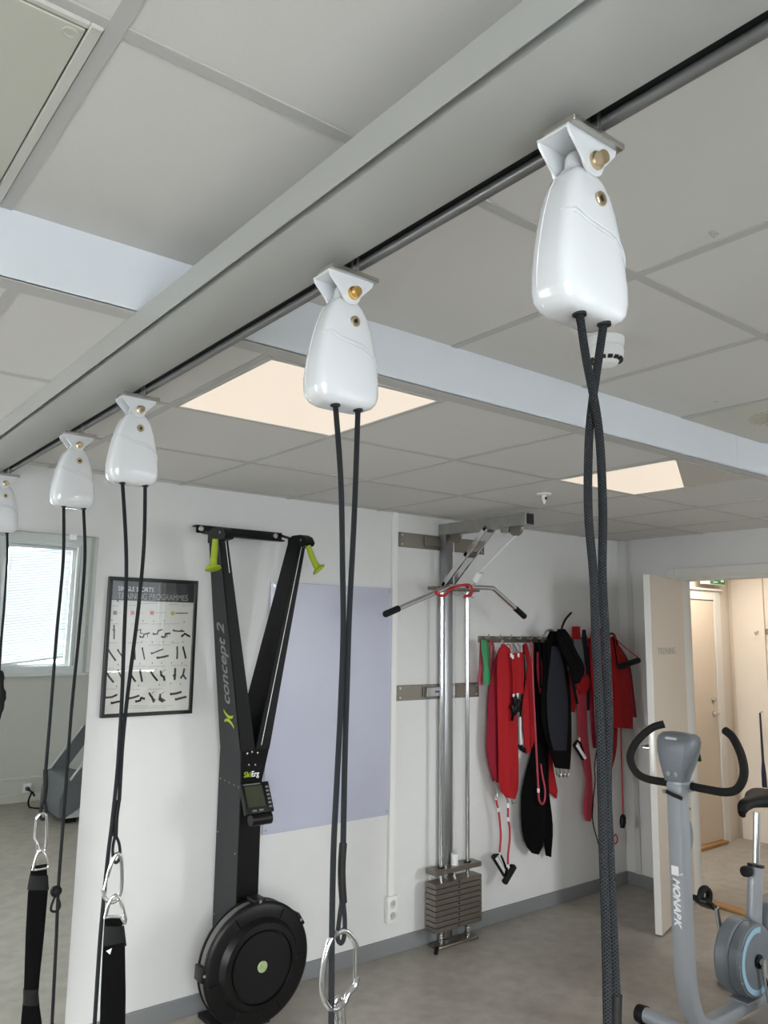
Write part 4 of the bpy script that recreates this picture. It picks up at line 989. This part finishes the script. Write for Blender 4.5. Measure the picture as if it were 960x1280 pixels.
# black padded sling with two lobes
t = garment('exercise_sling', 'long black padded sling with two rounded lobes hanging low below the rack', 'sling', [
    ([(669, 803), (669, 850), (669, 900), (666, 935), (659, 962), (652, 992), (652, 1035), (657, 1056), (667, 1067)], [(677, 803), (679, 850), (681, 900), (681, 935), (681, 962), (681, 992), (681, 1035), (679, 1055), (671, 1067)], 3.500, 'black_fabric', 'lobe', dict(th=.05, folds=1, amp=.003, nr=22)),
    ([(672, 803), (673, 850), (674, 900), (675, 940), (677, 985), (679, 1030), (681, 1055), (684, 1070)], [(680, 803), (681, 850), (683, 900), (685, 940), (685, 985), (690, 1025), (690, 1050), (687, 1071)], 3.525, 'black_fabric', 'lobe', dict(th=.04, folds=1, amp=.003, nr=22))])
single('exercise_sling', 'dark red strap hanging between the black sling and the grey vest', 'sling', [(671, 815), (671, 840), (674, 865)], [(675, 815), (679, 840), (678, 868)], 3.455, 'crimson_fabric', th=.01, nr=8, nc=6)
single('exercise_sling', 'red pointed sling end sticking out below the grey vest', 'sling', [(685, 930), (684, 955), (682, 978), (686, 990), (693, 996)], [(688, 930), (691, 955), (695, 978), (697, 990), (695, 998)], 3.552, 'red_fabric', th=.02, folds=1)
# vest
t = garment('padded_vest', 'black harness vest with dark grey centre panel and metal rings at its hem', 'vest', [
    ([(689, 789), (684, 800), (682, 830), (677, 862), (676, 890), (680, 915), (687, 938), (695, 960)], [(697, 789), (702, 800), (708, 830), (713, 862), (714, 890), (714, 918), (713, 940), (711, 961)], 3.420, 'black_fabric', 'body', dict(th=.06, folds=1, amp=.003, nr=20)),
    ([(690, 808), (687, 830), (684, 862), (684, 890), (687, 918), (692, 938)], [(699, 808), (704, 830), (709, 862), (710, 890), (709, 918), (708, 938)], 3.390, 'grey_fabric', 'centre_panel', dict(th=.022, folds=1, amp=.002))])
for u in (698, 703, 708): cord(t, 'metal_ring', [(u-2, 958), (u-2, 967), (u+1, 971), (u+3, 967), (u+2, 958)], 3.420, .0055, 'chrome', 3)
cord(t, 'hanging_loop', [(680, 797), (683, 789), (690, 788), (692, 797)], 3.42, .008, 'aluminium', 3)
for k, (u, v) in enumerate(((674, 800), (679, 803), (682, 800))): cord(t, 'strap', [(u, v), (u+1, v+30), (u+2, v+60)], 3.425, .007, 'black_fabric', 2)
# black jacket like harness
t = garment('body_harness', 'black harness hanging from a curved black hook right of the grey vest', 'harness', [
    ([(699, 787), (697, 797), (701, 812), (709, 828), (714, 845), (717, 855)], [(704, 786), (711, 794), (719, 812), (728, 828), (730, 840), (722, 853)], 3.345, 'black_fabric', 'body', dict(th=.05, folds=2, amp=.004)),
    ([(712, 830), (714, 850), (720, 880)], [(716, 830), (718, 850), (723, 880)], 3.335, 'black_fabric', 'strap', dict(th=.01, nr=8, nc=6))])
cord(t, 'curved_hook', [(701, 792), (703, 783), (707, 774), (714, 766)], 3.345, .0075, 'black_plastic')
single('exercise_sling', 'red sling end showing between the grey vest and the black harness', 'sling', [(711, 835), (711, 860), (711, 885), (714, 890)], [(716, 835), (718, 860), (720, 882), (718, 890)], 3.50, 'red_fabric', th=.02, nr=10, nc=8, folds=1)
t = garment('exercise_band', 'wide faded red band with a grey upper part, reaching lowest of the bands', 'exercise band', [
    ([(715, 783), (715, 791), (716, 799)], [(725, 783), (725, 791), (726, 799)], 3.475, 'red_fabric', 'end_tab', dict(th=.012, nr=6, nc=8, folds=1, amp=.001)),
    ([(717, 799), (720, 812), (725, 832)], [(727, 799), (729, 812), (731, 832)], 3.478, 'band_grey', 'upper_band', dict(th=.008, nr=8, nc=8, folds=1, amp=.001)),
    ([(722, 832), (722, 870), (724, 920), (729, 958), (732, 970), (731, 990), (729, 1006), (729, 1018), (732, 1026)], [(732, 832), (733, 870), (735, 920), (739, 958), (740, 970), (741, 990), (742, 1006), (741, 1018), (738, 1027)], 3.495, 'rose_band', 'band', dict(th=.014, nr=20, nc=8, folds=1.5, amp=.004))])
single('exercise_sling', 'crumpled red cloth bunched below the black harness', 'sling', [(722, 848), (721, 858), (725, 868)], [(735, 843), (737, 856), (732, 866)], 3.465, 'red_fabric', th=.03, nr=10, nc=8, folds=1)
single('exercise_band', 'dark grey band hanging right of the black harness', 'exercise band', [(728, 787), (727, 810), (731, 840), (731, 865), (732, 888)], [(732, 787), (735, 810), (737, 840), (737, 865), (737, 888)], 3.505, 'grey_fabric', th=.01, nc=6, folds=1, amp=.002)
single('exercise_band', 'narrow crimson band close to the left edge of the nearest ropes', 'exercise band', [(735, 798), (736, 830), (737, 870), (739, 910), (741, 935)], [(738, 798), (741, 830), (742, 870), (744, 910), (746, 935)], 3.515, 'crimson_fabric', th=.012, nc=6, folds=1, amp=.002)
t = thing('resistance_tube', 'white and black pull handle on a cord beside the faded red band', 'handle', at(731, 948, y=3.40))
g0, g1 = at(718, 930, y=3.395), at(730, 949, y=3.395)
MB().tube([g0, g0.lerp(g1, .05), g0.lerp(g1, .95), g1], [.011, .017, .017, .011], 12).build('grip', 'black_rubber', t)
MB().tube([g0.lerp(g1, .06)+Vector((-.002, -.016, .003)), g0.lerp(g1, .94)+Vector((-.002, -.016, .003))], .0105, 8).build('grip_inlay', 'white_plastic', t)
cord(t, 'cord', [(724, 922), (722, 880), (721, 862)], 3.40, .004, 'red_cord', 2)
cord(t, 'grip_strap', [(718, 930), (722, 926), (726, 930), (731, 946)], 3.405, .006, 'black_fabric', 2)
q = at(724, 924, y=3.405); MB().cyl(q+Vector((0, 0, -.012)), q+Vector((0, 0, .012)), .008, 10).build('ferrule', 'white_plastic', t)
single('exercise_sling', 'red sling mostly hidden behind the nearest ropes', 'sling', [(741, 784), (738, 797), (738, 830), (741, 870)], [(748, 783), (756, 797), (760, 830), (762, 870)], 3.470, 'red_fabric', th=.03, folds=2)
t = garment('red_vest', 'wide red vest hanging in the corner right of the nearest ropes', 'vest', [
    ([(757, 796), (758, 812), (759, 840), (761, 870), (763, 909)], [(767, 796), (776, 815), (785, 840), (790, 870), (791, 911)], 3.400, 'red_fabric', 'body', dict(th=.04, folds=2, amp=.004)),
    ([(762, 799), (766, 830), (775, 865), (784, 896)], [(768, 799), (786, 826), (792, 862), (796, 897)], 3.425, 'crimson_fabric', 'back_flap', dict(th=.02, folds=1))])
cord(t, 'hanging_loop', [(759, 798), (763, 792), (768, 794), (772, 806)], 3.38, .007, 'black_fabric', 3)
single('exercise_sling', 'red sling tail below the wide red vest', 'sling', [(755, 905), (756, 940), (757, 978)], [(772, 905), (770, 942), (759, 978)], 3.45, 'red_fabric', th=.02, nr=10, folds=1)
t = thing('resistance_tube', 'black pull handle on red cords hanging in front of the wide red vest', 'handle', at(786, 832, y=3.325))
g0, g1 = at(773, 834, y=3.325), at(799, 825, y=3.325)
MB().tube([g0, g0.lerp(g1, .04), g0.lerp(g1, .96), g1], [.013, .020, .020, .013], 12).build('grip', 'black_rubber', t)
cord(t, 'cord', [(767, 794), (775, 804), (796, 821), (798, 824)], 3.33, .004, 'red_cord', 2)
cord(t, 'cord', [(766, 795), (769, 812), (772, 833)], 3.335, .0045, 'black_fabric', 2)
t = thing('elastic_line', 'thin red cord ending in a black clip below the wide red vest', 'cord', at(778, 1034, y=3.45))
cord(t, 'cord', [(776, 905), (777, 950), (779, 1018)], 3.45, .005, 'red_cord', 2)
q = at(779, 1018, y=3.45); q2 = at(778, 1035, y=3.45); MB().tube([q, q.lerp(q2, .2), q.lerp(q2, .6), q2], [.010, .020, .022, .014], 10).build('clip', 'black_plastic', t)
t = thing('elastic_line', 'red cord loop peeking out right of the nearest ropes, low by the corner', 'cord', at(768, 1056, y=3.48))
cord(t, 'cord', [(752, 800), (756, 900), (758, 1000), (765, 1042), (770, 1043), (772, 1050), (769, 1055), (765, 1050), (764, 1042)], 3.55, .0045, 'red_cord')
t = thing('elastic_line', 'thin black cord hanging from the faded red band behind the nearest ropes', 'cord', at(752, 1080, y=3.45))
cord(t, 'cord', [(746, 935), (743, 960), (744, 975), (741, 1005), (741, 1027), (748, 1055), (754, 1080)], 3.47, .0035, 'black_fabric')

# ------------------------------------------------------------------ exercise bike
BY = 2.05
bk = thing('exercise_bike', 'silver grey exercise bike with black handlebar standing in front of the open door', 'exercise bike', (3.6, BY, 0))
def rsec(c, ax, ay, hx, hy, n=20, e=4.5):
    r = []
    for k in range(n):
        a = 2*math.pi*k/n; cc, s = math.cos(a), math.sin(a)
        r.append(Vector(c)+Vector(ax)*hx*math.copysign(abs(cc)**(2/e), cc)+Vector(ay)*hy*math.copysign(abs(s)**(2/e), s))
    return r
# main frame: upright that bends into the bottom tube
pth = [(3.245, 1.075), (3.245, .85), (3.245, .6), (3.247, .38), (3.255, .27), (3.275, .18), (3.32, .105), (3.39, .072), (3.50, .064), (3.7, .064), (4.0, .064)]
pv = catmull([Vector((x, BY, z)) for x, z in pth], 5); rings = []
for i, q in enumerate(pv):
    a = pv[max(0, i-1)]; c = pv[min(len(pv)-1, i+1)]; tn = (c-a).normalized(); nx = Vector((tn.z, 0, -tn.x))
    f = min(1, max(0, (q.x-3.25)/.15))
    rings.append(rsec(q, (0, 1, 0), nx, lerp(.040, .034, f), lerp(.032, .026, f)))
MB().ring_loft(rings).build('frame', 'bike_silver', bk, sharp=60)
b = MB(); b.tube([(3.30, BY-.24, .045), (3.30, BY+.24, .045)], .032, 16); ff = b.build('front_foot', 'bike_silver', bk)
for s in (-1, 1): MB().tube([(3.30, BY+s*.235, .041), (3.30, BY+s*.275, .041)], [.0405, .036], 16).build('end_cap', 'black_rubber', ff)
b = MB(); b.tube([(4.02, BY-.26, .045), (4.02, BY+.26, .045)], .032, 16); ff = b.build('rear_foot', 'bike_silver', bk)
for s in (-1, 1): MB().tube([(4.02, BY+s*.255, .041), (4.02, BY+s*.295, .041)], [.0405, .036], 16).build('end_cap', 'black_rubber', ff)
text('maker_text', 'MONARK', .044, (3.2115, BY+.016, .690), (0, 0, -1), (0, -1, 0), 'print_white', bk, shear=.3, bold=.0016, width=.200)
b = MB(); b.box((3.2105, BY-.012, .700), (3.2122, BY+.022, .738)); b.tube([(3.2112, BY-.016, .706), (3.2112, BY-.03, .712)], .003, 6); b.build('emblem', 'print_white', bk)
# console
ct = math.radians(-18); cu = Vector((math.sin(.12), 0, math.cos(.12))); cf = Vector((cu.z, 0, -cu.x))
rings = []
for z, hy_, hx_, ox in ((1.085, .048, .036, .0), (1.12, .058, .044, .004), (1.16, .072, .052, .012), (1.21, .084, .060, .020), (1.25, .088, .062, .026), (1.272, .084, .054, .028), (1.286, .070, .038, .028), (1.290, .045, .02, .028)):
    rings.append(rsec((3.245+ox, BY, z), (0, 1, 0), (1, 0, 0), hy_, hx_, 24, 4))
co = MB().ring_loft(rings).build('console', 'bike_grey', bk, sharp=50)
MB().box((3.203, BY-.026, 1.262), (3.222, BY+.026, 1.272), .002, 1).build('console_slot', 'machine_light', co)
MB().box((3.2165, BY-.022, 1.215), (3.2175, BY+.014, 1.228)).build('console_vent', 'slot_black', co)
for dy in (.014, -.024): MB().lathe([(.011, 0), (.010, -.006), (.0001, -.007)], (3.205, BY+dy, 1.118), (1, 0, 0), 14).build('console_knob', 'bike_silver', co)
b = MB(); b.obox((3.315, BY, 1.215), ((math.cos(.3), 0, math.sin(.3)), (0, 1, 0), (-math.sin(.3), 0, math.cos(.3))), (.006, .07, .05), .004, 1); b.build('display', 'screen_green', co)
# handlebar
for s in (-1, 1):
    pts = [Vector((3.30, BY+s*.03, 1.062)), Vector((3.30, BY+s*.10, 1.060)), Vector((3.298, BY+s*.19, 1.062)), Vector((3.298, BY+s*.245, 1.085)), Vector((3.30, BY+s*.275, 1.145)), Vector((3.325, BY+s*.255, 1.215)), Vector((3.365, BY+s*.20, 1.280)), Vector((3.395, BY+s*.150, 1.303))]
    MB().tube(pts, .0175, 16, smooth=6).build('handlebar_grip', 'grip_foam', bk, sharp=80)
b = MB(); b.cyl((3.30, BY-.05, 1.062), (3.30, BY+.05, 1.062), .015, 14); b.box((3.22, BY-.036, 1.035), (3.325, BY+.036, 1.088), .008, 2); b.build('handlebar_stem', 'bike_silver', bk)
b = MB(); b.tube([(3.20, BY+.030, 1.043), (3.196, BY+.0, 1.035), (3.196, BY-.05, 1.024)], .008, 10); lv = b.build('clamp_lever', 'black_plastic', bk)
MB().cyl((3.196, BY+.030, 1.043), (3.188, BY+.031, 1.043), .009, 12).build('lever_bolt', 'steel', lv)
# tension housing on the back of the upright
b = MB(); b.ring_loft([rsec((3.285+dx, BY, .855), (0, 1, 0), (0, 0, 1), hy_, hz, 20, 2.4) for dx, hy_, hz in ((-.02, .030, .085), (.012, .030, .078), (.030, .024, .060), (.036, .012, .03))]); b.build('tension_housing', 'bike_grey', bk, sharp=60)
b = MB(); b.tube([(3.27, BY-.01, .965), (3.305, BY-.012, .965), (3.318, BY-.012, .962)], .005, 8); b.build('tension_screw', 'dark_steel', bk)
# flywheel casing, crank and pedals
CXk, CZ = 3.735, .262
b = MB(); b.lathe([(.0001, -.062), (.135, -.062), (.152, -.056), (.158, -.044), (.158, -.012), (.154, -.006), (.160, -.002), (.163, .004), (.163, .052), (.157, .062), (.148, .066), (.0001, .066)], (CXk, BY, CZ), (0, 1, 0), 56); cs = b.build('flywheel_casing', 'bike_grey', bk, sharp=25)
# light blue ring on the near face (open to the right)
mb = MB(); n = 40; rgs = []
for k in range(n+1):
    a = math.radians(75 + 215*k/n); c, s = math.cos(a), math.sin(a)
    rgs.append([Vector((CXk+r*c, BY-.062-h, CZ+r*s)) for r, h in ((.118, -.001), (.118, .0018), (.142, .0018), (.142, -.001))])
mb.ring_loft(rgs); mb.build('blue_stripe', 'bike_blue', cs)
b = MB()
for a in (150, 178, 205, 235): a = math.radians(a); b.lathe([(.005, 0), (.004, -.003), (.0001, -.003)], (CXk+.150*math.cos(a), BY-.056, CZ+.150*math.sin(a)), (0, 1, 0), 8)
b.build('casing_screws', 'steel', cs)
b = MB(); b.cyl((CXk, BY-.085, CZ), (CXk, BY+.12, CZ), .013, 14); b.lathe([(.03, -.066), (.03, -.072), (.0001, -.072)], (CXk, BY, CZ), (0, 1, 0), 20); b.build('crank_axle', 'black_plastic', bk)
for s, e_ in ((-1, Vector((CXk+.018, 0, CZ-.168))), (1, Vector((CXk-.018, 0, CZ+.185)))):
    yy = BY + (.105 if s > 0 else -.084); a = Vector((CXk, yy, CZ)); e_ = Vector((e_.x, yy+s*.012, e_.z))
    cr_ = MB().tube([a, a.lerp(e_, .1), a.lerp(e_, .9), e_], [.015, .0125, .0105, .0115], 12).build('crank_arm', 'chrome', bk)
    MB().lathe([(.016, -.010), (.016, .010), (.0001, .012)], a, (0, s, 0), 14).build('crank_cap', 'chrome', cr_)
    pc = e_ + Vector((-.005, s*.060, .008)); tl = .55 if s > 0 else -.2
    ax = Vector((math.cos(tl), 0, -math.sin(tl))); az = Vector((math.sin(tl), 0, math.cos(tl)))
    b = MB(); b.obox(pc, (ax, (0, 1, 0), az), (.050, .042, .013), .008, 2); b.cyl(e_, pc, .007, 10); pd = b.build('pedal', 'black_plastic', bk)
    b = MB(); pts = [pc+ax*x+az*z for x, z in ((-.030, -.012), (-.045, .030), (-.020, .058), (.02, .055), (.034, .020), (.030, -.010))]
    b.tube(pts, [.016]*6, 8, smooth=4); b.build('toe_strap', 'black_rubber', pd)
# rear body, seat tube, seat
b = MB(); b.ring_loft([rsec((x, BY, z), (0, 1, 0), (math.cos(.22), 0, -math.sin(.22)), .030, .036, 18, 3) for x, z in ((3.79, .06), (3.80, .20), (3.835, .40), (3.86, .55), (3.875, .635))]); stb = b.build('seat_tube', 'bike_silver', bk, sharp=60)
b = MB(); b.ring_loft([rsec((3.876+dx, BY, z), (0, 1, 0), (1, 0, -.2), .033, .039, 18, 3) for dx, z in ((0, .628), (.003, .642))]); b.build('tube_collar', 'black_plastic', stb)
b = MB(); b.lathe([(.010, 0), (.010, .02), (.024, .022), (.026, .034), (.024, .052), (.0001, .054)], (3.84, BY+.005, .615), (-1, .1, .1), 14); b.build('height_knob', 'black_rubber', bk)
b = MB(); b.tube([(3.878, BY, .62), (3.915, BY, .872)], .0165, 16); b.build('seat_post', 'chrome', bk)
b = MB()
rings = []
for x, hw, z, hh in ((3.768, .012, .893, .022), (3.775, .022, .905, .030), (3.80, .028, .918, .026), (3.85, .034, .926, .024), (3.90, .048, .926, .028), (3.95, .078, .926, .032), (4.0, .098, .930, .034), (4.04, .102, .936, .032), (4.065, .088, .940, .022), (4.072, .05, .940, .010)):
    rings.append(rsec((x, BY, z), (0, 1, 0), (0, 0, 1), hw, hh, 20, 2.6))
b.ring_loft(rings); sd = b.build('saddle', 'black_rubber', bk, sharp=60)
b = MB(); b.tube([(3.772, BY, .895), (3.778, BY, .880), (3.790, BY, .872)], [.018, .016, .010], 12); b.build('saddle_nose', 'black_rubber', sd)
b = MB(); b.ring_loft([rsec((4.03, BY, z), (1, 0, 0), (0, 1, 0), hx_, .060, 24, 4) for z, hx_ in ((.085, .13), (.12, .15), (.38, .15), (.44, .13), (.46, .10))]); b.build('rear_housing', 'bike_grey', bk, sharp=50)
b = MB().box((3.66, BY-.05, .088), (3.80, BY+.05, .096), .002, 1); b.build('step_plate', 'bike_silver', bk)

# ------------------------------------------------------------------ corridor details
ex = thing('exit_sign', 'green exit sign above the corridor door, half hidden by the door head', 'exit sign', at(893, 728, y=YC-.09))
c0_, c1_ = at(881, 722, y=YC-.09), at(906, 731, y=YC-.09)
b = MB().box((c0_.x-.02, YC-.09, c1_.z-.006), (c1_.x, YC-.055, c1_.z+.15), .003, 1); b.build('sign_box', 'ivory_plastic', ex)
b = MB().box((c0_.x+.08, YC-.0925, c1_.z), (c1_.x-.002, YC-.0895, c1_.z+.14)); b.build('sign_face', 'exit_green', ex)
b = MB(); xx = c0_.x+.13
b.poly([(xx, YC-.0935, c1_.z+.012), (xx+.07, YC-.0935, c1_.z+.012), (xx+.07, YC-.0935, c1_.z+.02), (xx, YC-.0935, c1_.z+.02)], (0, .001, 0))
b.poly([(c1_.x-.07, YC-.0935, c1_.z+.02), (c1_.x-.02, YC-.0935, c1_.z+.02), (c1_.x-.02, YC-.0935, c1_.z+.12), (c1_.x-.07, YC-.0935, c1_.z+.12)], (0, .001, 0)); b.build('pictogram', 'print_white', ex)
b = MB().box((c0_.x+.15, YC-.08, c1_.z+.14), (c0_.x+.20, YC, c1_.z+.17)); b.build('bracket', 'ivory_plastic', ex)
hk2 = thing('hook_rail', 'short metal hook rail on the corridor wall at the right edge', 'hook rail', at(952, 789, x=XC-.005))
q0 = at(941, 789, x=XC-.006); MB().box((XC-.008, 2.95, q0.z-.02), (XC, q0.y, q0.z+.02), .001, 1).build('rail', 'dark_steel', hk2)
for k in range(6): 
    yy = q0.y-.05-k*.09; MB().tube([(XC-.008, yy, q0.z+.01), (XC-.05, yy, q0.z-.03), (XC-.07, yy, q0.z-.005)], .006, 8, smooth=3).build('hook', 'steel', hk2, sharp=80)
sh = thing('shoe_horn', 'long dark blue shoe horn hanging on the corridor wall', 'shoe horn', at(955, 984, x=XC-.02))
a, c = at(950, 891, x=XC-.02), at(956, 984, x=XC-.02)
MB().tube([a, a.lerp(c, .3), a.lerp(c, .65), a.lerp(c, .8), c], [.008, .010, .011, .020, .022], 10).build('blade', 'navy', sh)
MB().tube([a, a+Vector((0, -.02, .012)), a+Vector((.018, -.03, .006))], .005, 8).build('wall_pin', 'steel', sh)

# ------------------------------------------------------------------ seen only in the mirror: treadmill by the window, cable, outlet
tm = thing('treadmill', 'grey treadmill front reflected in the mirror below the window', 'treadmill', (2.9, -.33, 0))
b = MB(); b.box((2.42, -.66, .06), (3.95, .02, .15), .02, 2); b.build('deck', 'machine_light', tm)
b = MB(); b.poly([(2.20, -.60, .05), (2.36, -.60, .05), (2.60, -.60, .15), (2.60, -.60, .30), (2.40, -.60, .36), (2.25, -.60, .36), (2.20, -.60, .20)], (0, .56, 0)); b.build('hood', 'machine_grey', tm)
b = MB(); b.poly([(2.25, -.03, .05), (2.75, -.03, .05), (2.75, -.03, .20), (2.60, -.03, .30), (2.42, -.03, .15)], (0, .025, 0)); b.build('side_cover', 'machine_light', tm)
for yy in (-.62, -.02):
    b = MB(); b.poly([(2.27, yy, .35), (2.40, yy, .35), (3.02, yy, 1.20), (2.90, yy, 1.20)], (0, .04, 0)); up2 = b.build('upright', 'machine_grey', tm)
    b = MB(); b.tube([(2.262, yy+.02, .36), (2.89, yy+.02, 1.205)], .012, 8); b.build('edge_trim', 'machine_light', up2)
b = MB(); b.box((2.86, -.62, 1.18), (3.06, .02, 1.30), .02, 2); b.build('console', 'machine_grey', tm)
for x in (2.3, 3.8):
    b = MB(); b.box((x-.05, -.56, 0), (x+.05, -.48, .06), .005, 1); b.box((x-.05, -.14, 0), (x+.05, -.06, .06), .005, 1); b.build('foot', 'black_rubber', tm)
o2 = thing('wall_outlet', 'white wall outlet under the window reflected in the mirror', 'outlet', (2.19, BACK, .09))
MB().box((2.155, BACK+.0, .085), (2.225, BACK+.035, .165), .005, 2).build('box', 'ivory_plastic', o2)
MB().cyl((2.19, BACK+.035, .125), (2.19, BACK+.055, .125), .02, 14).build('plug', 'machine_grey', o2)
pc = MB().tube([(2.19, BACK+.06, .125), (2.21, BACK+.18, .10), (2.18, BACK+.30, .11), (2.14, BACK+.38, .16), (2.12, BACK+.36, .08), (2.16, BACK+.28, .008), (2.22, BACK+.36, .008), (2.26, BACK+.45, .03)], .008, 8, smooth=5)
tag(pc.build('power_cable', 'black_rubber', sharp=80), 'black coiled power cable beside the treadmill, reflected in the mirror', 'cable')
bpy.context.view_layer.update()
